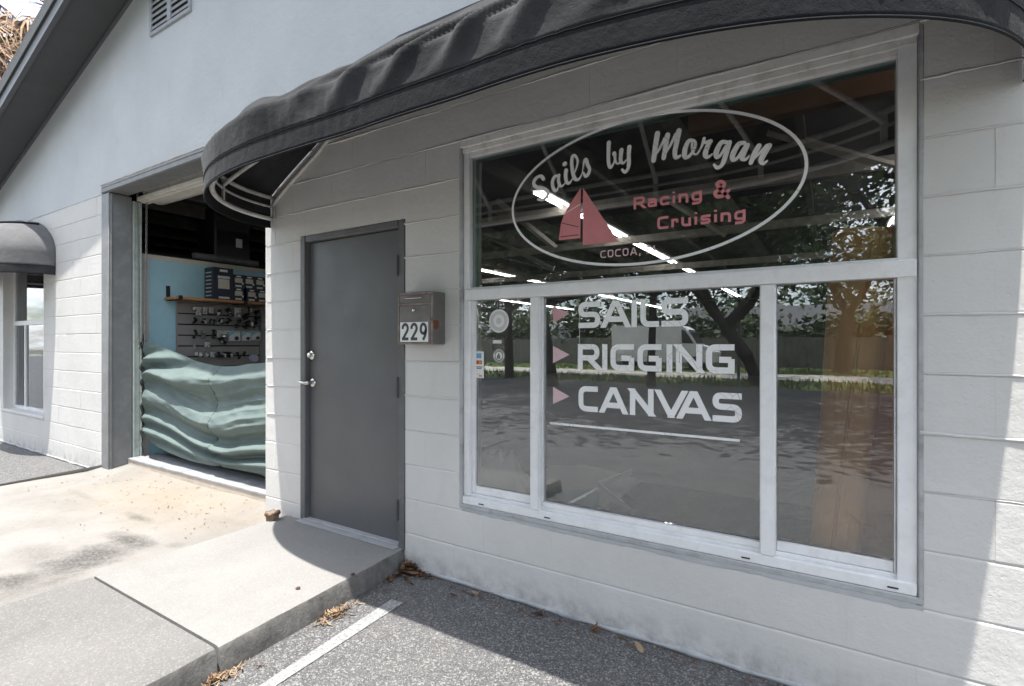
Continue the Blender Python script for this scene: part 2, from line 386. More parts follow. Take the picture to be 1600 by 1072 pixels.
def slab(y0, y1, mm, name='concrete_slab'):
    # kerb side leans a little off square, top edges worn round
    m = MB(); nseg = 40; prof = []
    zt = .112
    def pt(i, k):
        y = y0+(y1-y0)*i/nseg
        xr = WX1+.055*(-y)+.004*mnoise.noise(Vector((y*5, 3, 0)))
        wob = .004*mnoise.noise(Vector((y*9, 7, 1)))
        P = [(WX0, .0), (WX0, zt-.008), (WX0+.010, zt), (xr-.03, zt+.0), (xr-.012+wob, zt-.005), (xr+wob, zt-.022), (xr+.012, -.03)]
        x, z = P[k]
        return (x, y, z)
    m.grid(lambda u, v: pt(round(u*nseg), round(v*6)), nseg, 6)
    m.add([pt(0, k) for k in range(7)], [tuple(range(7))]); m.add([pt(nseg, k) for k in range(7)], [tuple(range(6, -1, -1))])
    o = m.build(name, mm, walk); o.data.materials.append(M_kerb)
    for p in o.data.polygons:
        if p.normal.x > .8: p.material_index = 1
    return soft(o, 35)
slab(-1.118, -.004, M_walk); slab(-1.80, -1.132, M_walk_old)
# parking stripe
e = [atz(612, 936, .004), atz(630, 942, .004), atz(430, 1072, .004), atz(404, 1072, .004)]
d1 = (e[3]-e[0]).normalized(); d2 = (e[2]-e[1]).normalized()
g = MB()
def stripe_pt(u, v):
    a = e[0]+d1*(1.75*u); b = e[1]+d2*(1.75*u); q = a.lerp(b, v)
    q.z = .004; return q
g.grid(stripe_pt, 20, 1); o = g.build('parking_stripe', M_stripe); o['kind'] = 'structure'
# across the lot (all of it shows only in the shop window)
def sheet(name, x0, x1, y0, y1, z, m, wob=.35):
    s = MB(); s.grid(lambda u, v: (x0+(x1-x0)*u, (y0+(y1-y0)*v)+(wob*mnoise.noise(Vector((x0+(x1-x0)*u*1.0, v*30+y0, 0))) if v in (0, 1) else 0), z), 160, 1)
    o = s.build(name, m); o['kind'] = 'structure'; return o
sheet('grass_verge', -60, 50, -28, -14.2, .004, M_grass)
sheet('shell_path', -60, 50, -21.5, -18.0, .008, M_sand)

# ================================================================== SHOP BUILDING
shop = thing('shop_building', 'pale grey painted block shop with gable, grey door, roll-up bay and lettered shop window', 'shop building', (-3, 0, 0))
XL, XR, ZT = -9.75, 4.0, 2.92
OPEN = {'window': (-1.722, .268, .445, 2.44), 'door': (-3.105, -2.138, -.1, 2.066), 'garage': (-6.30, -3.517, -.1, 2.93), 'side': (-9.40, -7.93, .455, 2.43)}
def wall_cells(mb, x0, x1, z0, z1, ops, y0, y1):
    xs = sorted({x0, x1} | {v for o_ in ops for v in o_[:2] if x0 < v < x1}); zs = sorted({z0, z1} | {v for o_ in ops for v in o_[2:] if z0 < v < z1})
    solid = lambda i, j: 0 <= i < len(xs)-1 and 0 <= j < len(zs)-1 and not any(o_[0] < (xs[i]+xs[i+1])/2 < o_[1] and o_[2] < (zs[j]+zs[j+1])/2 < o_[3] for o_ in ops)
    for i in range(len(xs)-1):
        for j in range(len(zs)-1):
            if not solid(i, j): continue
            a, b, c, d = xs[i], xs[i+1], zs[j], zs[j+1]
            q = lambda *P: mb.add(P, [(0, 1, 2, 3)])
            q((a, y0, c), (b, y0, c), (b, y0, d), (a, y0, d)); q((a, y1, c), (a, y1, d), (b, y1, d), (b, y1, c))
            if not solid(i-1, j): q((a, y0, c), (a, y0, d), (a, y1, d), (a, y1, c))
            if not solid(i+1, j): q((b, y0, c), (b, y1, c), (b, y1, d), (b, y0, d))
            if not solid(i, j-1): q((a, y0, c), (a, y1, c), (b, y1, c), (b, y0, c))
            if not solid(i, j+1): q((a, y0, d), (b, y0, d), (b, y1, d), (a, y1, d))
def rect_minus(r, ops):
    out = [r]
    for (ox0, ox1, oz0, oz1) in ops:
        nx = []
        for (a, b, c, d) in out:
            if ox1 <= a or ox0 >= b or oz1 <= c or oz0 >= d: nx.append((a, b, c, d)); continue
            if ox0 > a: nx.append((a, ox0, c, d))
            if ox1 < b: nx.append((ox1, b, c, d))
            m0, m1 = max(a, ox0), min(b, ox1)
            if oz0 > c: nx.append((m0, m1, c, oz0))
            if oz1 < d: nx.append((m0, m1, oz1, d))
        out = nx
    return out
ops = list(OPEN.values())
m = MB(); wall_cells(m, XL, OPEN['garage'][0], -.05, ZT, ops, .0035, .2); wall_far = m.build('block_wall', M_wall, shop)
m = MB(); wall_cells(m, OPEN['garage'][1], XR, -.05, ZT, ops, .0035, .2); wall_near = m.build('block_wall', M_wall, shop)
GAPX, GAPZ = .00018, .0007
def block(mb, a, b, c, d, y=0.0):
    P = [(y+.03, c+GAPZ), (y+.0036, c+GAPZ), (y+.0014, c+GAPZ+.0024), (y, c+GAPZ+.0075), (y, d-GAPZ-.0075), (y+.0014, d-GAPZ-.0024), (y+.0036, d-GAPZ), (y+.03, d-GAPZ)]
    mb.prism(P, a+GAPX, b-GAPX, 'x')
full = MB(); block(full, 0, .4064, 0, .2032); full_me = full.mesh('block', M_wall)
rb = random.Random(3); nblock = 0
for k in range(14):
    z0 = .0036+.2032*k-.0; ph = -1.570+(.2032 if k % 2 == 0 else 0)
    i0 = math.floor((XL-ph)/.4064)
    x = ph+i0*.4064
    while x < 1.35:
        for (a, b, c, d) in rect_minus((max(x, XL), min(x+.4064, 1.4), z0, z0+.2032), ops):
            if b-a < .012 or d-c < .012: continue
            if b-a > .40 and d-c > .203:
                o = bpy.data.objects.new('block', full_me); C.objects.link(o); wl = wall_far if a < -5 else wall_near; o.parent = wl; o.matrix_parent_inverse = WORLD_INV(wl)
                o.location = (a, rb.uniform(-.0010, .0008), c); o.rotation_euler = (rb.uniform(-.004, .004), 0, rb.uniform(-.002, .002))
            else:
                q = MB(); block(q, a, b, c, d, rb.uniform(-.0008, .0006)); q.build('block', M_wall, wall_far if a < -5 else wall_near)
            nblock += 1
        x += .4064
# bed joints struck proud in places and painted over: irregular beads along the courses
jb = MB()
for k in range(4, 15):
    z = .0036+.2032*k
    for (a, b, c, d) in rect_minus((-3.5, 1.3, z-.004, z+.004), [OPEN['window'], OPEN['door']]):
        if b-a < .05: continue
        n = max(2, int((b-a)/.018)); pts = []; rad = []
        for i in range(n+1):
            x = a+(b-a)*i/n; q = mnoise.noise(Vector((x*2.1, k*7.3, 0)))+.35*mnoise.noise(Vector((x*13, k*3.1, 5)))
            pts.append((x, .0005, z+.004*mnoise.noise(Vector((x*4, k*5.7, 2)))+.0025*mnoise.noise(Vector((x*23, k, 8))))); rad.append(max(.0010, .0044+.0070*q))
        jb.tube(pts, rad, 6, sx=1.0)
o = jb.build('mortar_bead', M_wall, wall_near, smooth=True, kind='stuff')
# crusty paint-covered footing along the ground
for (a, b) in ((-2.13, 3.9), (-3.5, -3.1), (-9.7, -6.31)):
    ft = MB()
    n = int((b-a)/.03); pts = []; rad = []
    for i in range(n+1):
        x = a+(b-a)*i/n; pts.append((x, .004, .012+.01*mnoise.noise(Vector((x*5, 2, 3))))); rad.append(max(.004, .012+.012*mnoise.noise(Vector((x*7, 9, 1)))))
    ft.tube(pts, rad, 8); ft.build('footing', M_reveal, wall_far if a < -5 else wall_near, smooth=True)
# gable in smooth stucco, its upper edge under the rake
RZ = lambda x: 4.61+.309*(x+5.665) if x < 0 else 4.61+.309*5.665-.309*x
m = MB(); m.prism([(XL, 2.845), (OPEN['garage'][0], 2.845), (OPEN['garage'][0], 2.93), (OPEN['garage'][1], 2.93), (OPEN['garage'][1], 2.845), (XR, 2.845), (XR, RZ(XR)), (0, RZ(0)), (XL, RZ(XL))], -.004, .199)
m.build('stucco_gable', M_stucco, shop)
# back and side walls of the building
m = MB(); m.box(XL, XL+.2, .2, 14, -.05, RZ(XL)-.05); m.build('side_wall', M_wall, shop)
m = MB(); m.box(XL, XR+6, 19.0, 19.2, -.05, 6.2); m.build('rear_wall', M_wall, shop)
m = MB(); m.box(XR+6, XR+6.2, .2, 19, -.05, 4); m.box(XR, XR+6.2, .0, .2, -.05, 4.3); m.build('end_wall', M_wall, shop)
M_liner = mat('added dark lining', (.035, .035, .036), .85, var=.2, vs=1.5)
m = MB(); m.box(XL+.205, XL+.23, .21, 18.9, .1, 3.0); m.box(XL+.24, XR+5.9, 18.93, 18.97, .1, 3.0); m.box(XR+5.95, XR+5.98, .21, 18.9, .1, 3.0); m.build('added_dark_lining', M_liner, shop, kind='stuff')  # dark sheets added over the inner walls to keep the room dim
# roof, soffit, rake board
RAKE_X = (-10.3, -5.6, -4.5, 0.02)                           # overhang deepened out of view, shaped to shade the gable
EO = lambda x: -.39 if x < -5.5 else -.57
def rake(name, ya, yb, zl, zh, mm, back=None):
    """a board along the rake; ya, yb are measured from the outer edge of the overhang (back: fixed inner y)"""
    q = MB(); V = []
    for x in RAKE_X:
        a, b = EO(x)+ya, (back if back is not None else EO(x)+yb); V += [(x, a, RZ(x)+zl), (x, b, RZ(x)+zl), (x, b, RZ(x)+zh), (x, a, RZ(x)+zh)]
    n = len(RAKE_X); F = [(0, 1, 2, 3), tuple(4*(n-1)+k for k in (3, 2, 1, 0))]+[(4*i+k, 4*i+(k+1) % 4, 4*i+4+(k+1) % 4, 4*i+4+k) for i in range(n-1) for k in range(4)]
    q.add(V, F); return q.build(name, mm, shop)
rake('soffit', .02, 0, .0, .02, M_soffit, back=-.0045)
q = MB(); q.prism([(-10.3, RZ(-10.3)-.035), (.02, RZ(.02)-.035), (.02, RZ(.02)-.002), (-10.3, RZ(-10.3)-.002)], -.03, -.005); q.build('soffit_trim', M_fascia, shop)
rake('fascia', -.022, .018, -.03, .13, M_fascia)
rake('drip_edge', -.040, -.024, .085, .165, M_soffit)
rake('roof', -.03, 0, .168, .25, M_shingle, back=19.5)
q = MB(); q.prism([(0.02, RZ(0)+.168), (10.4, RZ(10.4)+.168), (10.4, RZ(10.4)+.25), (0.02, RZ(0)+.25)], -.60, 19.5); q.build('roof', M_shingle, shop)
# gable vent
vx0, vx1, vz0 = -5.26, -4.545, 4.115
vent = empty_part('gable_vent', shop, (vx0, 0, vz0))
m = MB(); fw = .035; vz1 = vz0+.62
m.box(vx0, vx1, -.022, .01, vz0, vz0+fw, .004); m.box(vx0, vx1, -.022, .01, vz1-fw, vz1, .004)
for x in (vx0, vx1-fw): m.box(x, x+fw, -.022, .01, vz0+fw+.001, vz1-fw-.001, .004)
xm = (vx0+vx1)/2; m.box(xm-.03, xm+.03, -.024, .01, vz0+fw+.001, vz1-fw-.001, .004)
m.build('vent_frame', mat('grey vent paint', (.36, .38, .41), .5, var=.1, vs=20), vent)
m = MB(); m.box(vx0+.03, vx1-.03, -.007, -.005, vz0+.03, vz1-.03); m.build('vent_back', M_dark, vent)
Mv = bpy.data.materials['grey vent paint']
for (a, b) in ((vx0+fw, xm-.031), (xm+.031, vx1-fw)):
    for i in range(10):
        zc = vz0+fw+.03+i*.055
        q = MB(); q.prism([(-.0215, zc-.014), (-.018, zc-.018), (-.0085, zc+.016), (-.0085, zc+.022)], a+.001, b-.001, 'x'); q.build('slat', Mv, vent)

# ---- garage bay: steel frame, sill, rolled-up door
gx0, gx1 = OPEN['garage'][:2]
bay = empty_part('garage_bay', shop, (gx0, 0, 0))
m = MB(); jx = gx0+.165
m.box(gx0, jx, -.012, .195, -.02, 2.842, .006); m.box(jx-.004, jx+.012, .006, .02, 0, 2.84, .002)
soft(m.build('steel_jamb', M_jamb, bay))
m = MB(); m.box(gx0, gx1, -.014, .17, 2.848, 2.928, .006)
m.box(gx0+.02, gx1, -.022, -.012, 2.852, 2.866, .003); m.box(gx0+.02, gx1, -.019, -.012, 2.90, 2.925, .003)
soft(m.build('steel_lintel', M_jamb, bay))
m = MB(); m.tube([(gx0+i*.06, -.012, 2.931+.006*mnoise.noise(Vector((i*.7, 0, 4)))) for i in range(46)], [max(.003, .008+.008*mnoise.noise(Vector((i*.5, 3, 0)))) for i in range(46)], 6)
m.build('caulk_bead', mat('old putty', (.45, .40, .36), .8, var=.2, vs=20), bay, smooth=True)
M_door_white = mat('cream door enamel', (.72, .69, .63), .45, var=.08, vs=5, dirt=(.4, .33, .27), dirt_amt=.4, dirt_scale=8)
m = MB(); m.box(gx0+.2, gx1+.4, .225, .265, 2.80, 2.845, .004); m.box(gx0+.2, gx1+.4, .265, .33, 2.79, 2.805, .003)
m.lathe([(.17, 0), (.17, 3.0)], (gx0+.2, .42, 2.98), 20, Matrix.Rotation(R(90), 3, 'Y')); m.build('rolled_door', M_door_white, bay)
M_track = mat('pale galvanised track', (.50, .56, .53), .5, .0, var=.12, vs=14, dirt=(.25, .24, .22), dirt_amt=.4, dirt_scale=10)
m = MB(); m.box(jx-.03, jx+.024, .20, .208, .13, 2.80, .002); m.box(jx-.03, jx+.004, .215, .26, .13, 2.80, .002); m.box(jx-.01, jx+.03, .262, .27, .13, 2.8, .002); m.build('door_track', M_track, bay)
sl = MB(); sl.box(jx+.001, gx1+.5, .155, .36, .02, .142, .012); soft(sl.build('bay_sill', mat('pale sill', (.50, .44, .38), .8, var=.12, vs=8, bump=.003, bs=50), bay))
sl = MB(); sl.box(jx+.02, gx1+.5, .149, .42, .125, .150, .006); soft(sl.build('sill_plate', mat('grey sill plate', (.34, .35, .37), .55, var=.15, vs=10, dirt=(.18, .18, .18), dirt_amt=.5, dirt_scale=6), bay))
# pier corner edge blocks: side face of the pier is the wall itself

# ---- entry door
dx0, dx1, dzt = OPEN['door'][0], OPEN['door'][1], OPEN['door'][3]
lx0, lx1, lz0, lz1 = -3.052, -2.190, .122, 2.018
m = MB(); m.box(lx0, lx1, .030, .072, lz0, lz1, .003)
door = m.build('entry_door', M_doorpaint, shop)
m = MB()
m.box(dx0-.006, lx0-.004, -.006, .16, .1, dzt, .006); m.box(lx1+.004, dx1+.006, -.006, .16, .1, dzt, .006)
m.box(lx0-.0035, lx1+.0035, -.006, .16, lz1+.004, dzt, .006)
m.box(lx0-.004, lx0+.012, .074, .1, .1, lz1); m.box(lx1-.012, lx1+.004, .074, .1, .1, lz1); m.box(lx0, lx1, .074, .1, lz1-.01, lz1+.004)
soft(m.build('door_frame', M_frame, door))
m = MB(); m.box(lx0-.05, lx1+.01, -.055, .075, .113, .119, .003); m.box(lx0-.02, lx1+.0, -.012, .06, .1185, .1285, .004)
soft(m.build('door_threshold', mat('pale threshold', (.36, .365, .375), .6, var=.1, vs=8), door))
for py in (416, 605, 795):
    q = aty(624, py, .02); m = MB()
    for i in range(5): m.tube([(lx1+.002, -.008, q.z-.055+i*.0222), (lx1+.002, -.008, q.z-.055+i*.0222+.021)], .0085, 10)
    m.tube([(lx1+.002, -.008, q.z-.062), (lx1+.002, -.008, q.z+.064)], .006, 8)
    m.box(lx1-.0035, lx1+.0035, -.006, .03, q.z-.055, q.z+.056)
    soft(m.build('hinge', M_hinge, door))
RX = Matrix.Rotation(R(90), 3, 'X')
q = aty(487.5, 555, .03)
m = MB(); m.lathe([(.0, 0), (.034, 0), (.034, .008), (.030, .014), (.019, .02), (.017, .027), (.0, .028)], (q.x, .03, q.z), 28, RX); soft(m.build('deadbolt', M_steel, door), 30)
q = aty(489, 598, .03)
m = MB(); m.lathe([(.0, 0), (.033, 0), (.033, .006), (.027, .013), (.013, .018), (.012, .045), (.0, .046)], (q.x, .03, q.z), 28, RX)
m.tube([(q.x, -.012, q.z), (q.x-.015, -.018, q.z-.002), (q.x-.045, -.02, q.z+.002), (q.x-.08, -.018, q.z+.006), (q.x-.098, -.012, q.z+.002)], [.010, .011, .009, .0085, .006], 10)
soft(m.build('lever_handle', M_steel, door), 50)

# ---- shop window
wx0, wx1, wz0, wz1 = OPEN['window']
m = MB(); FO = .012                                           # outer frame
m.box(wx0+.012, wx0+.052, FO, .09, wz0+.05, wz1-.03, .003); m.box(wx1-.062, wx1-.004, FO-.004, .09, wz0+.012, wz1-.03, .003)
m.box(wx0+.010, wx1-.006, FO-.012, .09, wz0+.004, wz0+.047, .004); m.box(wx0+.012, wx1-.062, FO+.01, .09, wz0+.047, wz0+.062, .002)
win = m.build('shop_window', M_alu, shop); soft(win)
m = MB(); m.box(wx0, wx1, -.004, .012, wz1-.040, wz1-.001, .003); m.box(wx0+.004, wx1-.004, .006, .03, wz1-.068, wz1-.041, .003); m.box(wx0+.008, wx1-.01, .016, .09, wz1-.092, wz1-.069, .003)
soft(m.build('window_head', M_wood_white, win))
m = MB(); m.box(wx0-.01, wx0+.0115, -.0015, .1, wz0-.01, wz1-.042, .003); m.box(wx1-.0035, wx1+.012, -.0025, .1, wz0-.01, wz1-.01, .003); m.box(wx0-.01, wx1+.012, -.003, .1, wz0-.022, wz0+.003, .004)
soft(m.build('window_reveal', M_reveal, win))
zr0, zr1 = 1.562, 1.622
m = MB(); m.box(wx0+.030, wx1-.008, -.004, .085, zr0, zr1, .003); m.box(wx0+.03, wx1-.06, .01, .06, zr1, zr1+.010, .002); soft(m.build('window_rail', M_alu, win))
m = MB(); n_ = 130                                            # darker paint cut in under the sill, ragged along its lower edge
rag = lambda u: wz0-.030-.010*(.5+u*.5)-.010*mnoise.noise(Vector((u*9, 3, 1)))-.006*mnoise.noise(Vector((u*45, 1, 2)))
m.grid(lambda u, v: (wx0+.01+(wx1-wx0)*u, -.0024, wz0-.0225+(rag(u)-wz0+.0225)*v), n_, 1); m.build('sill_paint_band', mat('blue grey cut-in paint', (.44, .455, .475), .6, var=.1, vs=8, bump=.001, bs=80), win)
def pxx(px, y): return aty(px, 536, y).x
m1a, m1b = pxx(828, .0), pxx(842, .0); m2a, m2b = pxx(1187, 0.0), pxx(1212, 0.0)
for a, b in ((m1a, m1b), (m2a, m2b)):
    m = MB(); m.box(a, b, .0, .08, wz0+.0475, zr0-.001, .003); m.box(a+.004, b-.004, -.004, -.0005, wz0+.05, zr0-.003, .001); soft(m.build('mullion', M_alu, win))
rx1 = pxx(1397, .03)
m = MB()                                                      # sliding sash stiles and rails
m.box(wx0+.053, wx0+.080, .03, .062, wz0+.063, zr0-.001, .002); m.box(wx0+.08, m1a-.001, .03, .06, wz0+.063, wz0+.105, .003); m.box(m1b+.001, m1b+.010, .02, .06, wz0+.063, zr0-.001, .002)
m.box(rx1, wx1-.064, .022, .062, wz0+.063, zr0-.001, .002); m.box(m2b+.001, rx1-.001, .03, .06, wz0+.063, wz0+.102, .003)
m.box(m1b+.011, m2a-.001, .018, .06, wz0+.0625, wz0+.088, .003)
soft(m.build('sash', M_alu, win))
m = MB()
for px, py in ((752, 788), (855, 805), (1165, 877), (1395, 917)): q = aty(px, py, 0); m.box(q.x-.016, q.x+.016, FO-.0145, FO-.0118, wz0+.018, wz0+.023)
m.build('weep_hole', M_black, win)
GY = .040
def pane(a, b, c, d, y=GY):
    q = MB(); q.box(a, b, y, y+.005, c, d); return q.build('pane', M_glass, win)
pane(wx0+.05, wx1-.06, zr1+.011, wz1-.093)
pane(wx0+.081, m1a, wz0+.106, zr0-.002); pane(m1b+.011, m2a, wz0+.089, zr0-.002); pane(m2b, rx1, wz0+.103, zr0-.002)
m = MB(); m.box(wx0+.053, wx0+.085, GY+.006, GY+.014, zr1+.012, wz1-.094); m.box(wx0+.086, wx1-.062, GY+.006, GY+.014, wz1-.118, wz1-.094); m.build('glazing_tape', M_green, win)

# ---- lettering on the glass: strokes cut from vinyl, a hair in front of the pane
LY = GY-.0012; lay = [0]
def ribbon(mb, pts, wd, y=None, closed=False, taper=None):
    """flat stroke along pts (x, z) with mitred corners"""
    y = LY-.00004*(lay[0] % 12) if y is None else y; lay[0] += 1
    P = [Vector((p[0], p[1])) for p in pts]
    if not closed: P = [p for i, p in enumerate(P) if i == 0 or (p-P[i-1]).length > 1e-6]
    n = len(P); V = []
    for i in range(n):
        d0 = (P[i]-P[i-1]) if (i > 0 or closed) else (P[1]-P[0]); d1_ = (P[(i+1) % n]-P[i]) if (i < n-1 or closed) else (P[i]-P[i-1])
        d0 = d0.normalized(); d1_ = d1_.normalized(); t_ = (d0+d1_)
        t_ = t_.normalized() if t_.length > 1e-4 else d0
        nn = Vector((-t_.y, t_.x)); k = 1/max(.45, nn.dot(Vector((-d0.y, d0.x))))
        h = (wd[i] if isinstance(wd, list) else wd)*.5*k
        V += [(P[i].x+nn.x*h, y, P[i].y+nn.y*h), (P[i].x-nn.x*h, y, P[i].y-nn.y*h)]
    F = [(2*i, 2*i+1, 2*((i+1) % n)+1, 2*((i+1) % n)) for i in range(n if closed else n-1)]
    mb.add(V, F)
def rounded(pts, r, n=5):
    P = [Vector(p) for p in pts]; out = [P[0]]
    for i in range(1, len(P)-1):
        a, b, c_ = P[i-1], P[i], P[i+1]; da, dc = (a-b), (c_-b); q = min(r, da.length*.48, dc.length*.48)
        s_, e_ = b+da.normalized()*q, b+dc.normalized()*q
        out += [s_*(1-u)**2+b*(2*u*(1-u))+e_*u**2 for u in [k/n for k in range(n+1)]]
    return out+[P[-1]]
def smoothline(pts, n=6):                                     # Catmull-Rom
    P = [Vector(p) for p in pts]; out = []
    for i in range(len(P)-1):
        p0, p1, p2, p3 = P[max(i-1, 0)], P[i], P[i+1], P[min(i+2, len(P)-1)]
        for k in range(n):
            u = k/n; out.append(.5*((2*p1)+(p2-p0)*u+(2*p0-5*p1+4*p2-p3)*u*u+(3*p1-p0-3*p2+p3)*u**3))
    return out+[P[-1]]
GLY = {  # strokes in a unit box; 'R' corners are rounded
 'S': [[(1, 1), (0, 1), (0, .52), (1, .52), (1, 0), (0, 0)]], 'C': [[(1, 1), (0, 1), (0, 0), (1, 0)]],
 'G': [[(1, 1), (0, 1), (0, 0), (1, 0)], ['s', (1, -.0), (1, .5)], ['s', (.46, .46), (1.0, .46)]],
 'L': [[(0, 1), (0, 0), (1, 0)]], 'I': [['s', (.5, 0), (.5, 1)]],
 'A': [['s', (0, 0), (.43, 1)], ['s', (.57, 1), (1, 0)], ['s', (.2, .26), (.8, .26)]],
 'R': [['s', (0, 0), (0, 1)], [(.0, 1), (1, 1), (1, .45), (.12, .45)], ['s', (.5, .45), (1.02, 0)]],
 'N': [['s', (0, 0), (0, 1)], ['s', (0.02, 1), (.98, 0)], ['s', (1, 0), (1, 1)]], 'V': [['s', (0, 1), (.47, 0)], ['s', (.53, 0), (1, 1)]],
 'a': [[(.08, 1), (1, 1), (1, 0)], [(1, 0), (0, 0), (0, .55), (1, .55)]], 'c': [[(1, 1), (0, 1), (0, 0), (1, 0)]],
 'i': [['s', (.5, -.1), (.5, 1.1)], ['s', (.5, 1.45), (.5, 1.75)]], 'n': [['s', (0, -.1), (0, 1)], [(0, 1), (1, 1), (1, -.1)]],
 'g': [[(1, .0), (0, 0), (0, 1), (1, 1)], [(1, 1.1), (1, -.55), (.08, -.55)]], 'r': [['s', (0, -.1), (0, 1)], [(0, 1), (1, 1), (1, .75)]],
 'u': [[(0, 1.1), (0, 0), (1, 0)], ['s', (1, -.1), (1, 1.1)]], 's': [[(1, 1), (0, 1), (0, .52), (1, .52), (1, 0), (0, 0)]],
 'O': [[(.5, 1), (0, 1), (0, 0), (1, 0), (1, 1), (.5, 1)]], 'F': [['s', (0, 0), (0, 1)], ['s', (0, 1), (1, 1)], ['s', (0, .5), (.85, .5)]],
 ',': [['s', (.6, .1), (.2, -.3)]],
 '&': [[(1.05, 0), (.2, .95), (.3, 1.35), (.75, 1.35), (.8, .95), (.0, .45), (.05, 0), (.6, -.05), (1.05, .6)]],
}
def letter(mb, ch, x0, x1, z0, z1, sw, r=None):
    """x0..z1 is the outer box; the centre lines lie half a stroke inside"""
    h = sw*.5; r = r if r is not None else (z1-z0)*.24
    X = lambda u: x0+h+(x1-x0-sw)*u; Z = lambda v: z0+h+(z1-z0-sw)*v
    for st in GLY[ch]:
        straight = st[0] == 's'; pts = st[1:] if straight else st
        q = [(X(u), Z(v)) for u, v in pts]
        if straight and len(q) == 2:
            a, b = Vector(q[0]), Vector(q[1])
            if ch in 'INARVFL' and abs((b-a).y) > abs((b-a).x)*.6 and ch != 'i':
                k_ = h/abs((b-a).y); a, b = (a+(a-b)*k_ if pts[0][1] in (0, 1) else a), (b+(b-a)*k_ if pts[1][1] in (0, 1) else b)
            if abs((b-a).y) > .3*(z1-z0) and ch in 'AVNR':           # slanted stems are cut level
                hw = h*(b-a).length/abs((b-a).y); y_ = LY-.00004*(lay[0] % 12); lay[0] += 1
                mb.add([(a.x-hw, y_, a.y), (a.x+hw, y_, a.y), (b.x+hw, y_, b.y), (b.x-hw, y_, b.y)], [(0, 1, 2, 3)])
            else: ribbon(mb, [a, b], sw)
        else:
            q = rounded(q, r)
            if not (pts[0] == pts[-1]):                       # let open ends reach the box edge
                a = Vector(q[0]); d = (a-Vector(q[1])).normalized(); q[0] = a+d*h*.95
                b = Vector(q[-1]); d = (b-Vector(q[-2])).normalized(); q[-1] = b+d*h*.95
            ribbon(mb, q, sw)
def word(label, spec, ztop, zbot, sw, mm, pxs=None):
    mb = MB()
    for ch, a, b in spec: letter(mb, ch, pxx(a, LY), pxx(b, LY), zbot, ztop, sw)
    return mb.build('lettering', mm, win, label=label)
Zp = lambda s_: [(c_, 850+a*.2426, 850+b*.2426) for c_, a, b in s_]
def zavg(pts): return sum(aty(px, py, LY).z for px, py in pts)/len(pts)
ZY = lambda y: 440+y*.2426; ZX = lambda x: 850+x*.2426
word('white word SAILS', Zp([('S', 222, 362), ('A', 372, 552), ('I', 565, 597), ('L', 620, 742), ('S', 755, 930)]), zavg([(ZX(300), ZY(130)), (ZX(860), ZY(104))]), zavg([(ZX(300), ZY(297)), (ZX(860), ZY(291))]), .0255, M_vinyl)
word('white word RIGGING', Zp([('R', 218, 357), ('I', 376, 408), ('G', 428, 581), ('G', 602, 758), ('I', 788, 828), ('N', 850, 1020), ('G', 1042, 1228)]), zavg([(ZX(290), ZY(402)), (ZX(1140), ZY(405))]), zavg([(ZX(240), ZY(565)), (ZX(1140), ZY(592))]), .0255, M_vinyl)
word('white word CANVAS', Zp([('C', 222, 347), ('A', 362, 534), ('N', 553, 706), ('V', 722, 918), ('A', 862, 1068), ('S', 1085, 1275)]), zavg([(ZX(290), ZY(673)), (ZX(1180), ZY(718))]), zavg([(ZX(290), ZY(838)), (ZX(1180), ZY(905))]), .0255, M_vinyl)
mb = MB(); zu = zavg([(860, 660), (1156, 690)]); ribbon(mb, [(pxx(859, LY), zu), (pxx(1156, LY), zu)], .0105); mb.build('lettering_underline', M_vinyl, win)
for i, py in enumerate((491, 554, 618)):
    x0, x1 = pxx(864, LY), pxx(890, LY); zc = aty(866, py, LY).z; mb = MB(); mb.add([(x0, LY, zc+.043), (x0, LY, zc-.043), (x1, LY, zc)], [(0, 1, 2)]); mb.build('arrow_mark', M_pinkpale if i else mat('rose arrow vinyl', (.62, .36, .39), .5), win)
# the oval badge
ex0, ex1 = pxx(799.5, LY), pxx(1263, LY); ecx, ea = (ex0+ex1)/2, (ex1-ex0)/2-.006
ezc, eb = (aty(1000, 184, LY).z+aty(1000, 412, LY).z)/2, (aty(1000, 184, LY).z-aty(1000, 412, LY).z)/2
mb = MB(); ribbon(mb, [(ecx+ea*math.cos(k*math.pi/60), ezc+eb*math.sin(k*math.pi/60)) for k in range(120)], .0125, closed=True); mb.build('oval_border', M_vinyl, win)
def zoom3(pts): return [(lambda q: (q.x, q.z))(aty(820+x*.2875, 160+y*.2875, LY)) for x, y in pts]
def brush(ox, oy, sc, strokes, label, mm, smooth=True):
    """strokes of (x, y, width), traced as drawn on the glass; ox, oy, sc: where that tracing lies"""
    mb = MB()
    for st in strokes:
        q = smoothline(st, 6) if smooth else [Vector(p) for p in st]
        pts = []; wd = []
        for p in q:
            X_, Y_ = ox+p[0]*sc, oy+p[1]*sc; a = aty(X_, Y_, LY); pts.append((a.x, a.z)); wd.append(max(.0015, p[2]*sc*(LY-CAM_Y)/ray(X_, Y_)[1]/800))
        ribbon(mb, pts, wd)
        for e_ in (0, -1):                                      # round ends
            r_ = wd[e_]*.5; c_ = pts[e_]; y_ = LY-.00004*(lay[0] % 12); lay[0] += 1
            mb.add([(c_[0]+r_*math.cos(k*math.pi/5), y_, c_[1]+r_*math.sin(k*math.pi/5)) for k in range(10)], [tuple(range(10))])
    return mb.build('lettering', mm, win, label=label)
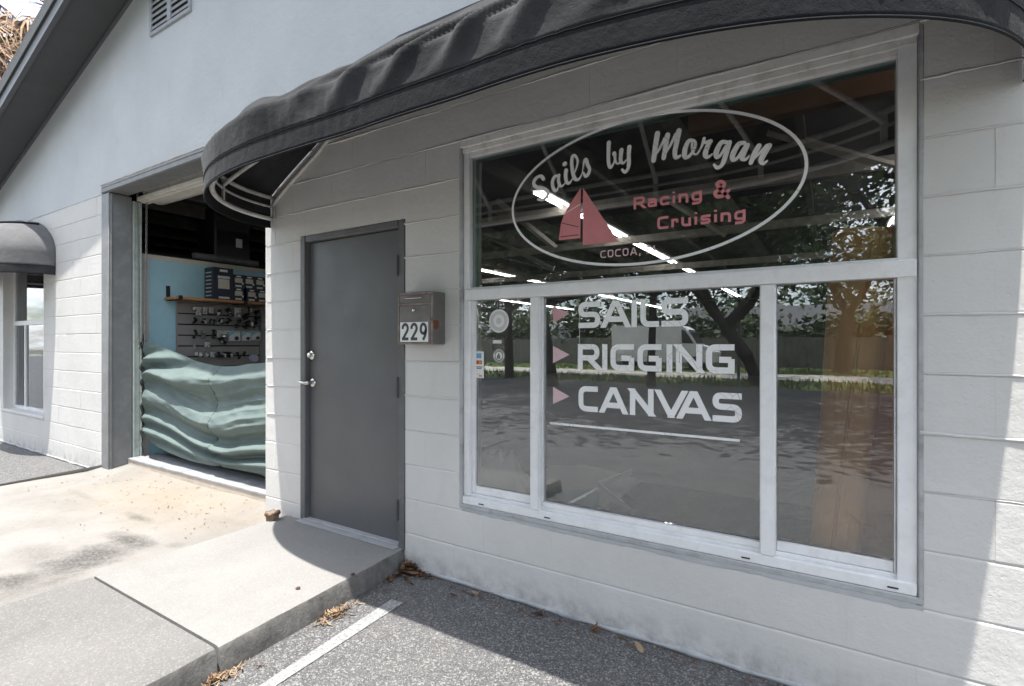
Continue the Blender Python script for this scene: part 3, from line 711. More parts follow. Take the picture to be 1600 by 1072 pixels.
brush(820, 220, .0933, [
 [(312, 640, 62), (285, 605, 66), (250, 590, 46), (175, 640, 58), (148, 725, 62), (215, 785, 62), (325, 805, 62), (385, 865, 62), (370, 940, 56), (305, 985, 52), (222, 982, 44)],
 [(572, 596, 34), (505, 596, 52), (462, 690, 60), (480, 800, 62), (525, 835, 54), (560, 770, 24), (578, 640, 26)],
 [(572, 575, 54), (566, 670, 56), (590, 752, 56), (636, 752, 32), (684, 690, 14)],
 [(690, 496, 72), (683, 590, 66), (700, 690, 62), (745, 708, 44), (802, 630, 16)],
 [(662, 392, 74), (674, 384, 74)],
 [(826, 560, 20), (868, 440, 32), (884, 330, 40), (842, 250, 46), (796, 270, 58), (786, 390, 62), (810, 560, 66), (850, 645, 62), (912, 636, 38), (962, 540, 16)],
 [(962, 540, 16), (978, 430, 24), (1000, 330, 46), (1030, 320, 60), (1052, 400, 62), (1084, 478, 56), (1060, 560, 58), (1014, 590, 56), (982, 530, 28)]], 'white brush script word Sails', M_vinyl)
brush(930, 190, .09327, [
 [(228, 355, 76), (222, 480, 66), (220, 630, 62), (236, 745, 60), (268, 760, 52), (312, 690, 30), (332, 610, 44), (318, 535, 74)],
 [(330, 620, 44), (350, 690, 34), (392, 705, 26), (416, 650, 30)],
 [(438, 478, 76), (428, 580, 66), (430, 670, 62), (474, 694, 42), (522, 640, 20)],
 [(572, 425, 74), (562, 560, 68), (564, 700, 68), (545, 795, 58), (498, 846, 54), (450, 805, 42)]], 'white brush script word by', M_vinyl)
brush(930, 190, .09327, [
 [(1042, 200, 92), (1010, 400, 88), (978, 650, 84)], [(1005, 560, 36), (1080, 450, 44), (1165, 280, 52)],
 [(1212, 225, 86), (1182, 400, 82), (1148, 610, 76)], [(1185, 520, 36), (1262, 390, 46), (1350, 215, 60)],
 [(1402, 155, 92), (1368, 330, 84), (1334, 510, 80), (1346, 596, 70), (1396, 592, 52), (1426, 568, 36)],
 [(1545+80, 372, 50), (1545-6+80, 372, 50)]][:5], 'white brush script letter M', M_vinyl)
brush(1060, 200, .1, [
 [(240, 195, 46), (160, 205, 62), (104, 330, 78), (100, 445, 74), (160, 445, 52), (240, 345, 44), (266, 240, 46), (240, 195, 40)],
 [(212, 235, 34), (214, 330, 36), (240, 400, 34), (290, 405, 30), (345, 325, 32), (378, 250, 40), (402, 165, 52)],
 [(378, 235, 40), (430, 225, 50), (500, 210, 74)], [(496, 215, 70), (446, 310, 78), (420, 410, 80), (444, 456, 58), (500, 432, 38), (528, 405, 20)],
 [(750, 222, 56), (668, 232, 72), (594, 370, 84), (600, 455, 64), (660, 420, 46), (740, 285, 44)], [(798, 225, 74), (758, 360, 78), (716, 500, 74), (672, 588, 58), (604, 620, 58), (558, 572, 38)],
 [(1030, 232, 58), (940, 256, 76), (852, 410, 84), (852, 495, 66), (920, 470, 48), (1000, 350, 44), (1058, 262, 52)], [(1078, 268, 74), (1016, 400, 82), (996, 474, 72), (1052, 490, 48), (1108, 436, 20)],
 [(1258, 278, 78), (1188, 405, 82), (1132, 545, 66)], [(1172, 490, 34), (1276, 385, 42), (1384, 276, 60)], [(1420, 276, 80), (1340, 400, 88), (1292, 505, 80), (1326, 556, 52), (1388, 512, 26)]], 'white brush script letters organ', M_vinyl)
brush(820, 160, .2875, [[(1106, 516, 20), (1066, 472, 20), (1044, 444, 18), (1066, 430, 18), (1086, 444, 18), (1070, 466, 18), (1036, 488, 20), (1042, 510, 20), (1074, 508, 20), (1108, 478, 18)]], 'rose ampersand', M_pink)
def small_word(label, text, x0px, x1px, y0, y1, sw, mm, widths, asc=1.72, gap=.3):
    """y0, y1 = photo rows of x-height top and baseline at x0px"""
    zt = aty(x0px, y0, LY).z; zb = aty(x0px, y1, LY).z; H = zt-zb; mb = MB(); X0, X1 = pxx(x0px, LY), pxx(x1px, LY)
    tot = sum(widths)+gap*(len(text)-1); u = (X1-X0)/tot; x = X0
    for ch, wd in zip(text, widths):
        if ch != ' ':
            up = ch in 'RCOAFL'
            letter(mb, ch, x, x+wd*u, zb, zb+H*(asc if up else 1), sw, r=H*.32)
        x += (wd+gap)*u
    return mb.build('lettering', mm, win, label=label)
small_word('rose word Racing', 'Racing', 990, 1097, 314, 327.5, .0115, M_pink, [1.25, 1, 1, .35, 1, 1.05], asc=1.4)
small_word('rose word Cruising', 'Cruising', 1027, 1165, 345, 359, .0115, M_pink, [1.2, .75, 1, .35, 1, .35, 1, 1.05], asc=1.4)
small_word('pale rose words COCOA, FL', 'COCOA, FL', 938, 1029, 392, 403.5, .0055, M_pinkpale, [1, 1, 1, 1, 1.1, .35, .3, .85, .8], asc=1.0)
# the little sailing boat
def flat(label, pts, mm, name='boat_emblem'):
    mb = MB(); q = zoom3(pts); lay[0] += 1; y = LY-.00004*(lay[0] % 12); mb.add([(x, y, z) for x, z in q], [tuple(range(len(q)))]); return mb.build(name, mm, win, label=label)
flat('rose foresail', [(316, 462), (380, 562), (440, 650), (508, 757), (410, 766), (315, 776)], M_pink)
flat('rose mainsail', [(305, 464), (240, 560), (215, 605), (196, 660), (184, 750), (302, 738)], M_pink)
Mlet = mat('dark batten print', (.05, .05, .055), .5)
for a, b in (((200, 656), (292, 677)), ((194, 731), (292, 720)), ((214, 607), (300, 555))):
    mb = MB(); q = zoom3([a, b]); ribbon(mb, q, .004, y=LY-.0007); mb.build('sail_batten', Mlet if a[0] != 214 else M_vinyl, win)

# ---- things stuck on the glass
def disc(name, parent, c, r0, r1, y, mm, n=48):
    mb = MB(); V = []; F = []
    for k in range(n):
        a = 2*math.pi*k/n; V += [(c[0]+r0*math.cos(a), y, c[1]+r0*math.sin(a)), (c[0]+r1*math.cos(a), y, c[1]+r1*math.sin(a))]
    F = [(2*k, 2*k+1, 2*((k+1) % n)+1, 2*((k+1) % n)) for k in range(n)]
    if r0 == 0: V = [V[2*k+1] for k in range(n)]; F = [tuple(range(n))]
    mb.add(V, F); return mb.build(name, mm, parent)
M_white = mat('white print', (.78, .78, .77), .5, var=.03); M_cream2 = mat('grey white print', (.58, .585, .58), .5, var=.04)
M_ink = mat('black print', (.03, .03, .035), .5); M_blue = mat('pale blue print', (.16, .36, .62), .5); M_red = mat('red print', (.60, .06, .04), .5); M_orange = mat('orange print', (.75, .30, .05), .5)
c = aty(779.5, 501.5, LY)
s_ = thing('round_window_sticker', 'large round sticker of white and grey rings high in the narrow window pane', 'sticker', (c.x, LY, c.z))
rr = .0625
for i, (r0, r1, mm) in enumerate(((0, rr, M_white), (0, rr*.86, M_cream2), (0, rr*.56, M_white), (0, rr*.27, M_cream2))): disc('ring', s_, (c.x, c.z), r0, r1, LY-.0003*i, mm)
mb = MB(); mb.box(c.x-.004, c.x+.003, LY-.002, LY, c.z+rr-.002, c.z+rr+.045); mb.build('hanger', M_ink, s_)
c2 = aty(777, 534, LY); mb = MB(); mb.box(c2.x-.028, c2.x+.027, LY-.001, LY, c2.z-.009, c2.z+.008); tag(mb.build('label_strip', M_white), 'small blank white strip stuck below the round ringed sticker', 'sticker')
c = aty(779.5, 556, LY)
s_ = thing('boat_window_sticker', 'round white sticker with a black ring and a sailing boat', 'sticker', (c.x, LY, c.z))
rr = .037
for i, (r0, r1, mm) in enumerate(((0, rr, M_white), (rr*.60, rr*.70, M_ink), (rr*.93, rr*.97, M_ink))): disc('ring', s_, (c.x, c.z), r0, r1, LY-.0003*i, mm)
mb = MB(); y = LY-.0012
mb.add([(c.x-.001, y, c.z+.019), (c.x-.013, y, c.z-.010), (c.x-.001, y, c.z-.010)], [(0, 1, 2)]); mb.add([(c.x+.001, y, c.z+.019), (c.x+.001, y, c.z-.010), (c.x+.010, y, c.z-.010)], [(0, 1, 2)])
mb.add([(c.x-.013, y, c.z-.0115), (c.x+.011, y, c.z-.0115), (c.x+.008, y, c.z-.0155), (c.x-.009, y, c.z-.0155)], [(0, 1, 2, 3)])
mb.build('boat_emblem', M_ink, s_)
mb = MB()
for k in range(26):
    a = R(200+k*5.6 if k < 26 else 0)
    for a in (R(25+k*5), R(205+k*5)):
        if k % 4 == 3: continue
        q = (c.x+rr*.815*math.cos(a), c.z+rr*.815*math.sin(a)); mb.add([(q[0]-.0016, y, q[1]-.0022), (q[0]+.0008, y, q[1]-.0022), (q[0]+.0012, y, q[1]+.0022), (q[0]-.001, y, q[1]+.0022)], [(0, 1, 2, 3)])
mb.build('ring_print', M_ink, s_)
a, b = aty(741.5, 549, LY), aty(756, 591, LY)
s_ = thing('card_payment_sticker', 'narrow white payment card sticker with blue and red marks at the pane edge', 'sticker', (a.x, LY, b.z))
mb = MB(); mb.box(a.x, b.x, LY-.0006, LY, b.z, a.z); mb.build('backing', M_white, s_)
H, Wd = a.z-b.z, b.x-a.x
def pr(u0, u1, v0, v1, mm, name='print', dy=.0009): mb = MB(); mb.box(a.x+Wd*u0, a.x+Wd*u1, LY-dy, LY-.0005, b.z+H*v0, b.z+H*v1); mb.build(name, mm, s_)
pr(.2, .75, .74, .93, M_blue); pr(.15, .8, .52, .66, mat('maroon print', (.22, .03, .02), .5))
disc('print', s_, (a.x+Wd*.37, b.z+H*.59), 0, H*.062, LY-.0012, M_red); disc('print', s_, (a.x+Wd*.6, b.z+H*.59), 0, H*.062, LY-.0014, M_orange)
pr(.15, .85, .40, .43, M_ink); pr(.25, .75, .345, .375, M_ink); pr(.15, .65, .135, .155, M_orange); pr(.45, .85, .06, .10, M_red)

# ================================================================== AWNINGS
def awning(name, label, xl, xr, al, ar, b, zsk, zrim, ztop, wrk, expo=2.25, rib_step=.62, res=1.0, dome=False, mm=None):
    th = thing(name, label, 'awning', ((xl+xr)/2, 0, zsk), None)
    NE = int(70*res); rim = []; XP = (2.0, expo)
    for i in range(NE+1):
        a = (math.pi/2)*i/NE; ce, se = math.cos(a), math.sin(a); rim.append((xr, ar*ce, -b*se))
    L = xr-xl; NS = max(6, int(L/.016*res))
    rim += [(xr-L*i/NS, 0, -b) for i in range(1, NS)]
    for i in range(NE+1):
        a = (math.pi/2)*(1-i/NE); ce, se = math.cos(a)**(2/expo), math.sin(a)**(2/expo); rim.append((xl, -al*ce, -b*se))
    S = [0.]
    for i in range(1, len(rim)): S.append(S[-1]+math.hypot(rim[i][0]+rim[i][1]-rim[i-1][0]-rim[i-1][1], rim[i][2]-rim[i-1][2]))
    ST = S[-1]; RID = .60; GR = .36
    G = (lambda r: (1-r*r)**.6) if dome else (lambda r: (GR*((1-r)/(1-RID))**.9 if r > RID else GR+(1-GR)*(RID-r)/RID))
    zb = zsk+.095                                               # top of the stitched band
    prof = [(1.0, zsk+(zb-zsk)*k/6) for k in range(6)]+[(1.0, zb+(zrim-zb)*k/8) for k in range(8)]
    rs = [1-(1-RID)*k/56 for k in range(56)]+[RID-RID*k/20 for k in range(21)]; prof += [(r_, zrim+(ztop-zrim)*G(r_)) for r_ in rs]
    KB = 6; ksR = min(range(14, len(prof)), key=lambda k: abs(prof[k][0]-RID))
    sm = lambda a_, b_, q: (lambda t_: t_*t_*(3-2*t_))(max(0, min(1, (q-a_)/(b_-a_))))
    def disp(i, k):
        s = S[i]; e = sm(0, .22, min(s, ST-s)); r, z = prof[k]
        nz = lambda *c_: mnoise.noise(Vector((*c_, wrk)))
        if k < KB: return .0045*math.sin(s*2*math.pi/.062+5*nz(s*2.3, 0))*max(.15, .45+nz(s*1.6, 3))*(k/KB)*e+.008*nz(s*2.5, 1)*e
        if k <= ksR:
            u = (k-KB)/(ksR-KB); bell = math.sin(math.pi*u)*(1-u)**.55*1.45
            if dome: return .008*nz(s*2, u*2)*bell
            q = s-.95*(1-u)+.22*nz(s*.9, u*1.2); per = .29
            right = sm(.05, .5, s)*(1-sm(2.3, 3.1, s+.5*(u-.5)))
            f1 = (.5+.5*math.cos(2*math.pi*q/per))**1.5*(.40+.85*abs(nz(s*.7+3, u*.8)))
            q2 = s-.55*(1-u)+.15*nz(s*1.4, u*2+4); f2 = (.5+.5*math.cos(2*math.pi*q2/.25))**2*max(0, nz(s*1.3, u*1.5+9)+.1)
            a_ = (s-(ST-1.15))/(1.12-u); crease = .050*math.exp(-((a_-.42)/.13)**2)+.045*math.exp(-((a_+.55)/.16)**2)-.030*math.exp(-((a_)/.28)**2)
            left = sm(2.3, 3.1, s)
            wide = .024*nz(s*.8, u*.9+2)+.014*nz(s*2.6-u*1.5, u*2+6)+.0065*nz(s*8-u*4, u*4+2)
            hem = .0045*math.sin(s*2*math.pi/.062+5*nz(s*2.3, 0))*max(.15, .45+nz(s*1.6, 3))*math.exp(-(u/.14)**2)
            return e*(max(-.004, bell*(.012+right*(.105*f1+.055*f2-.030)+left*crease*.42+wide))+hem)+.008*nz(s*2.5, 1)*e*(1-u)**3
        u = r/RID; rb_ = .5-.5*math.cos(2*math.pi*s/rib_step)
        return e*math.sin(math.pi*u)*(-.024*rb_+.010*nz(s*2, u*2))
    def P(i, k, off=0.0):
        i = max(0, min(len(rim)-1, i)); cx, rx, ry = rim[i]; r, z = prof[k]
        d = disp(i, k)+off
        n = Vector((rx/max(al, ar), ry/b, 0)); n = n.normalized() if n.length > 1e-6 else Vector((0, -1, 0))
        up = sm(zb+.03, zrim+.14, z)*.75
        n = (n*(1-.3*up)+Vector((0, 0, up))).normalized()
        q = Vector((cx+rx*r, ry*r, z))+n*d
        q.y = min(q.y, -.003); return q
    ni, nk = len(rim)-1, len(prof)-1
    m = MB(); m.grid(lambda u, v: P(round(u*ni), KB+round(v*(nk-KB))), ni, nk-KB)
    cano = m.build('canopy', mm or M_canvas, th, smooth=True)
    md = cano.modifiers.new('cloth', 'SOLIDIFY'); md.thickness = .003; md.offset = 0
    m = MB(); m.grid(lambda u, v: P(round(u*ni), round(v*KB)), ni, KB)
    val = m.build('valance', M_canvas_shade if not dome else M_canvas, th, smooth=True)
    md = val.modifiers.new('cloth', 'SOLIDIFY'); md.thickness = .003; md.offset = 0
    m = MB(); m.tube([P(i, ksR, .010) for i in range(3, ni-2)], .013, 8); m.build('welt', M_canvas_shade, th, smooth=True)
    m = MB(); m.tube([P(i, 0, .0) for i in range(0, ni+1, 2)], .0042, 6); m.build('hem', M_canvas_shade, val, smooth=True)
    m = MB(); m.tube([P(i, KB, .0028) for i in range(1, ni)], .0022, 5); m.build('stitching', M_canvas_shade, val, smooth=True)
    def inner(i, z, r=.962): cx, rx, ry = rim[i]; return Vector((cx+rx*r, min(ry*r, -.012), z))
    for z, rad in ((zrim-.018, .014), (zrim-.085, .008), (zsk+.055, .015)):
        m = MB(); m.tube([inner(i, z) for i in range(0 if dome else 26, ni+1, 2)], rad, 10); m.build('rim_tube', M_tube, th, smooth=True)
    ribs = [] if not dome else [0]; nx = rib_step
    while nx < ST-rib_step*.5: ribs.append(min(range(ni+1), key=lambda i: abs(S[i]-nx))); nx += rib_step
    ribs.append(ni)
    for i in ribs:
        cx, rx, ry = rim[i]
        pts = [Vector((cx+rx*r*.972, min(ry*r*.972, -.014), zrim-.075+(ztop-zrim)*G(r))) for r in [1-.05*q for q in range(20)]]
        m = MB(); m.tube(pts, .013, 8); m.build('rib', M_tube, th, smooth=True)
        q0 = inner(i, 0); m = MB(); m.box(q0.x-.014, q0.x+.014, q0.y-.006, q0.y+.006, zsk+.055, zrim-.02, .002); m.build('upright', M_tube, th)
    if xr-xl > 1:                                               # wall bar the ribs hang from
        m = MB(); m.tube([(xl, -.018, ztop-.11), (xr, -.018, ztop-.11)], .014, 8); m.build('wall_bar', M_tube, th, smooth=True)
    return th
awning('shop_awning', 'long black canvas dome awning over the grey door and the lettered window', -2.18, -.75, 1.27, 1.28, .865, 2.165, 2.39, 3.165, 3)
awning('small_window_awning', 'short black dome awning over the far side window beyond the roll-up bay', -8.72, -8.50, .93, .95, .62, 2.115, 2.385, 2.83, 11, expo=2.0, rib_step=.5, res=.6, dome=True, mm=fabric('faded grey awning canvas', (.11, .112, .116), (.165, .166, .17)))

# ================================================================== SIDE WINDOW beyond the bay (part of the shop)
sx0, sx1, sz0, sz1 = OPEN['side']
m = MB(); y0 = .10
m.box(sx0, sx0+.05, y0, y0+.05, sz0, sz1, .003); m.box(sx1-.05, sx1-.001, y0, y0+.05, sz0, sz1, .003); m.box(sx0+.05, sx1-.05, y0, y0+.05, sz0+.001, sz0+.045, .003); m.box(sx0+.05, sx1-.05, y0, y0+.05, sz1-.05, sz1-.001, .003)
m.box(sx0+.05, sx1-.05, y0-.006, y0+.05, zr0, zr1, .003)
sw = m.build('side_window', M_alu, shop); soft(sw)
for f in (.3, .76):
    q = MB(); x = sx0+(sx1-sx0)*f; q.box(x-.02, x+.02, y0+.002, y0+.05, sz0+.046, zr0-.001, .003); soft(q.build('mullion', M_alu, sw))
q = MB(); q.box(sx0+.05, sx1-.05, y0+.02, y0+.025, sz0+.045, zr0); q.build('pane', M_glass, sw)
q = MB(); q.box(sx0+.05, sx1-.05, y0+.02, y0+.025, zr1, sz1-.05); q.build('pane', M_glass, sw)
q = MB(); q.box(sx0-.01, sx1+.01, -.012, .1, sz0-.035, sz0-.001, .006); q.build('window_sill', M_wall, sw)
M_blind = mat('cream blind slat', (.50, .50, .46), .6, var=.1, vs=6)
for i in range(17):
    q = MB(); x = sx0+.35+i*.062; q.box(x, x+.056, .205+.012*(i % 2), .208+.012*(i % 2), sz0+.05, zr0-.02); q.build('blind_slat', M_blind, sw)
for i in range(6):
    q = MB(); z = sz1-.06-i*.05; q.box(sx0+.4, sx1-.06, .2, .203, z-.042, z); q.build('blind_slat', M_blind, sw)

# ================================================================== MAILBOX
M_box = NT('weathered grey steel')
_c = M_box.ramp(M_box.noise(14, 7, .7), (.3, (.12, .112, .108)), (.7, (.185, .172, .163)))
_p = aty(682, 507, -.05)
_z = M_box.xyz()
_r = M_box.ramp(M_box.noise(26, 8, .75), (.60, 0.0), (.66, 1.0))
_d = M_box.n('ShaderNodeVectorMath', operation='DISTANCE'); M_box.l(M_box.pos, _d.inputs[0]); _d.inputs[1].default_value = (-1.824, -.085, 1.432)
_b = M_box.ramp(M_box.math('ADD', _d.outputs['Value'], M_box.math('MULTIPLY', M_box.math('SUBTRACT', M_box.noise(45, 4, .6), .5), .05)), (.024, 1.0), (.030, 0.0))
_c = M_box.mix(M_box.math('MAXIMUM', M_box.math('MULTIPLY', _r, .55), _b), _c, (.17, .065, .03))
M_box.bump(M_box.noise(60, 5, .7), .0008); M_box = M_box.set(_c, .45, .15, .4)
M_rust = mat('rusty steel rim', (.24, .20, .175), .6, .1, var=.25, vs=25, dirt=(.16, .06, .03), dirt_amt=.9, dirt_scale=30, bump=.001, bs=90)
bx0, bx1, by, bz0, bz1 = -2.083, -1.826, -.115, 1.322, 1.612
mbx = thing('mailbox', 'rusty grey steel wall mailbox numbered 229 beside the door', 'mailbox', (bx0, 0, bz0))
m = MB(); m.box(bx0, bx1, by+.004, -.0035, bz0, bz1, .004); m.build('box', M_box, mbx)
m = MB(); f = .012
m.box(bx0, bx0+f, by, by+.006, bz0, bz1, .002); m.box(bx1-f, bx1, by, by+.006, bz0, bz1, .002)
m.box(bx0+f, bx1-f, by, by+.006, bz1-f, bz1, .002); m.box(bx0+f, bx1-f, by, by+.006, bz0, bz0+f, .002); m.box(bx0+f, bx1-f, by, by+.006, bz1-.071, bz1-.061, .002)
m.build('front_rim', M_rust, mbx)
m = MB(); m.box(bx0+f+.003, bx1-f-.003, by+.0005, by+.008, bz1-.059, bz1-f-.003, .002); m.build('slot_flap', M_box, mbx)
m = MB(); m.tube([(bx0+.07, by-.010, bz1-.034), (bx0+.185, by-.010, bz1-.033)], .0038, 8); m.tube([(bx0+.07, by, bz1-.036), (bx0+.07, by-.010, bz1-.034)], .003, 6); m.tube([(bx0+.185, by, bz1-.033), (bx0+.185, by-.01, bz1-.033)], .003, 6)
m.build('flap_handle', M_steel, mbx)
m = MB(); m.box(bx0+f+.003, bx1-f-.003, by+.0005, by+.008, bz0+f+.003, bz1-.074, .002); m.build('front_door', M_box, mbx)
m = MB(); m.lathe([(0, 0), (.0105, 0), (.0105, .006), (.008, .009), (0, .0095)], (bx0+.125, by+.001, bz1-.10), 20, RX); soft(m.build('lock', M_steel, mbx))
m = MB(); nx0, nx1, nz0, nz1 = bx0+.022, bx0+.228, bz0+.014, bz0+.124
m.box(nx0, nx1, by-.0012, by+.0005, nz0, nz1); m.build('number_plate', M_white, mbx)
def digit_poly(d):
    if d == '2': return smoothline([(.08, .70), (.14, .88), (.38, 1.0), (.66, .96), (.82, .76), (.72, .56), (.45, .32), (.10, .02)], 6)
    return smoothline([(.84, .66), (.72, .46), (.44, .40), (.18, .52), (.14, .76), (.30, .96), (.58, .99), (.80, .84), (.85, .58), (.70, .24), (.44, -.02)], 6)
for i, d in enumerate('229'):
    x0 = nx0+.011+i*.066; mb = MB(); wd, ht = .052, .085; pt = lambda p: (x0+.004+wd*p[0], nz0+.013+ht*p[1])
    ribbon(mb, [pt(p) for p in digit_poly(d)], .0165, y=by-.0016)
    if d == '2': ribbon(mb, [pt((-.02, .045)), pt((.92, .045))], .0165, y=by-.0018)
    mb.build('number_digit', mat('charcoal number print', (.05, .055, .06), .5) if i == 0 else bpy.data.materials['charcoal number print'], mbx)

# ================================================================== THE BAY: what one sees through it
M_int = mat('dim interior paint', (.16, .155, .15), .8, var=.1, vs=2)
m = MB(); m.box(XL+.2, XR+6, .36, 19, .02, .10); o = m.build('shop_floor', mat('shop floor concrete', (.15, .145, .14), .6, var=.2, vs=2)); o['kind'] = 'structure'
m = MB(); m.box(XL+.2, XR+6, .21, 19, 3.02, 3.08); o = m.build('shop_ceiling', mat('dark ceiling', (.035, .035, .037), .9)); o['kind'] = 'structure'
SX = -6.255
m = MB(); m.box(SX-.09, SX, .202, 5.2, .10, 2.29); part = m.build('partition_wall', mat('grey white partition', (.55, .54, .52), .7, var=.05)); part['kind'] = 'structure'
q0, q1 = atx(233, 405, SX+.001), atx(415, 437, SX+.001)
M_bluewall = mat('pale blue wall paint', (.38, .62, .72), .6, var=.06, vs=2, dirt=(.3, .52, .62), dirt_amt=.4, dirt_scale=14)
m = MB(); m.box(SX, SX+.004, q0.y, 5.2, .10, q0.z); m.build('blue_panel', M_bluewall, part)
m = MB(); m.box(SX-.09, SX+.006, .202, 5.2, q0.z+.002, 2.29); m.build('top_trim', mat('cream trim', (.60, .56, .50), .6, var=.06), part)
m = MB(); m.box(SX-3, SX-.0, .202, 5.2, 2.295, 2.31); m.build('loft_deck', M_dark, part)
# loft things in the dark
p0, p1 = atx(318, 385, -6.3), atx(392, 338, -6.3)
bt = thing('black_bin', 'black plastic bin stored up on the dark loft', 'bin', (p0.x-.2, p0.y, 2.31))
M_bin = mat('black plastic', (.012, .012, .013), .35)
m = MB(); m.box(-6.75, -6.33, p0.y+.15, p1.y+.02, 2.312, p1.z+.05, .02); m.build('bin_body', M_bin, bt)
m = MB(); m.box(-6.77, -6.31, p0.y+.13, p1.y+.04, p1.z+.051, p1.z+.085, .01); m.build('bin_lid', M_bin, bt)
m = MB(); q = atx(375, 380, -6.325); m.box(-6.329, -6.326, q.y-.05, q.y+.03, q.z-.06, q.z+.05); m.build('paper_tag', M_cream2, bt)
a, b = atx(302, 391, -6.28), atx(402, 402, -6.28); a.z = b.z = 2.352
m = MB(); m.tube([a, a.lerp(b, .3), a.lerp(b, .65), b], [.035, .042, .036, .04], 10); soft(m.build('grey_roll', mat('grey roll cloth', (.13, .13, .135), .7, var=.2, vs=12))); tag(bpy.data.objects['grey_roll'], 'long grey cloth roll lying along the loft edge', 'roll')
# shelf
sh = thing('wall_shelf', 'wooden wall shelf on black brackets against the blue wall', 'shelf', (SX+.15, .6, 1.81))
s0 = atx(279, 463, -5.975); SZ = s0.z
m = MB(); m.box(SX+.006, -5.975, s0.y-.02, 3.0, SZ-.028, SZ, .003); m.build('shelf_board', mat('orange pine board', (.44, .22, .10), .5, var=.2, vs=18, stretch=(1, .15, 1)), sh)
for y in (s0.y+.02, s0.y+.75, s0.y+1.5):
    m = MB(); m.box(SX+.005, SX+.012, y-.02, y+.02, SZ-.03, SZ+.13); m.box(SX+.012, -5.99, y-.02, y+.02, SZ-.036, SZ-.029); m.box(-5.974, -5.968, y-.02, y+.02, SZ-.036, SZ+.012); m.build('bracket', M_black, sh)
M_navy = mat('navy carton', (.016, .021, .040), .45, var=.1); M_can = mat('cream tin print', (.55, .52, .43), .5, var=.15, vs=40)
def carton(y0, y1, z0, z1, lab, grp, big=False):
    t_ = thing('paint_carton', lab, 'box', (-6.08, (y0+y1)/2, z0), grp)
    xf = -5.99
    m = MB(); m.box(xf-.2, xf, y0, y1, z0, z1, .003); m.build('carton', M_navy, t_)
    W_, H_ = y1-y0, z1-z0
    def pr_(u0, u1, v0, v1, mm, nm): m = MB(); m.box(xf-.0005, xf+.0015, y0+W_*u0, y0+W_*u1, z0+H_*v0, z0+H_*v1); m.build(nm, mm, t_)
    if big:
        pr_(.22, .8, .34, .64, M_can, 'picture'); pr_(.2, .82, .66, .74, M_cream2, 'print_band'); pr_(.3, .7, .87, .94, M_white, 'print_band'); pr_(.25, .8, .03, .09, M_cream2, 'print_band')
        for i in range(7):
            m = MB(); z = z0+H_*(.1+.12*i); m.box(xf-.17, xf-.05, y0-.0015, y0+.001, z, z+H_*.035); m.build('print_band', M_cream2, t_)
    else:
        pr_(.1, .82, .38, .74, M_can, 'picture'); pr_(.25, .68, .82, .92, M_white, 'print_band'); pr_(.15, .75, .06, .2, M_cream2, 'print_band'); pr_(.78, .93, .28, .42, M_white, 'print_spot')
ya = lambda px: atx(px, 450, -5.99).y
carton(ya(334), ya(364.5), SZ+.001, atx(345, 418, -5.99).z, 'tall navy carton with a cream tin picture, first on the shelf', None, True)
xs_ = [365, 382, 398.5, 415, 433]; zt = [SZ+.001, SZ+.155, SZ+.312]
pos_words = ['beside the tall carton', 'second from the tall carton', 'third from the tall carton', 'fourth from the tall carton']
for r_ in range(2):
    for i in range(4):
        dy = .03 if (r_ == 0 and i) else 0
        carton(ya(xs_[i])+.003+dy, ya(xs_[i+1])-.003+dy, zt[r_], zt[r_+1]-.002, ('lower' if r_ == 0 else 'upper')+' small navy carton '+pos_words[i], 'small navy cartons stacked on the shelf')
# slatwall and what hangs on it
w0 = atx(277, 473, SX+.02); wy0, wzt = w0.y, w0.z; wy1 = atx(405, 500, SX+.02).y
slw = thing('slatwall', 'grey slatwall display panel below the wooden shelf on the blue wall', 'display panel', (SX+.01, wy0, .9))
M_slat = mat('grey slatwall', (.30, .285, .28), .6, var=.06); pitch = .1235
m = MB(); m.box(SX+.005, SX+.012, wy0, wy1, .62, wzt); m.build('backer', M_dark, slw)
for i in range(9):
    m = MB(); z1_ = wzt-i*pitch; m.box(SX+.0125, SX+.03, wy0, wy1, z1_-pitch+.012, z1_-.002, .003); m.build('slat', M_slat, slw)
m = MB(); m.box(SX+.012, SX+.034, wy0-.012, wy0-.001, .62, wzt+.006); m.box(SX+.012, SX+.034, wy0-.012, wy1, wzt+.001, wzt+.010); m.build('edge_trim', mat('pinkish trim', (.34, .27, .26), .5), slw)
m = MB(); m.box(SX+.005, SX+.05, wy1+.001, wy1+.07, .6, wzt-.02, .004); m.build('corner_post', mat('grey post', (.25, .25, .26), .5), slw)
M_hw = [mat('dark fitting', (.02, .02, .022), .4), mat('steel fitting', (.42, .42, .43), .3, .8), mat('clear bag', (.50, .50, .48), .3), mat('pale blue card', (.30, .50, .58), .5), mat('white card', (.66, .66, .65), .5)]
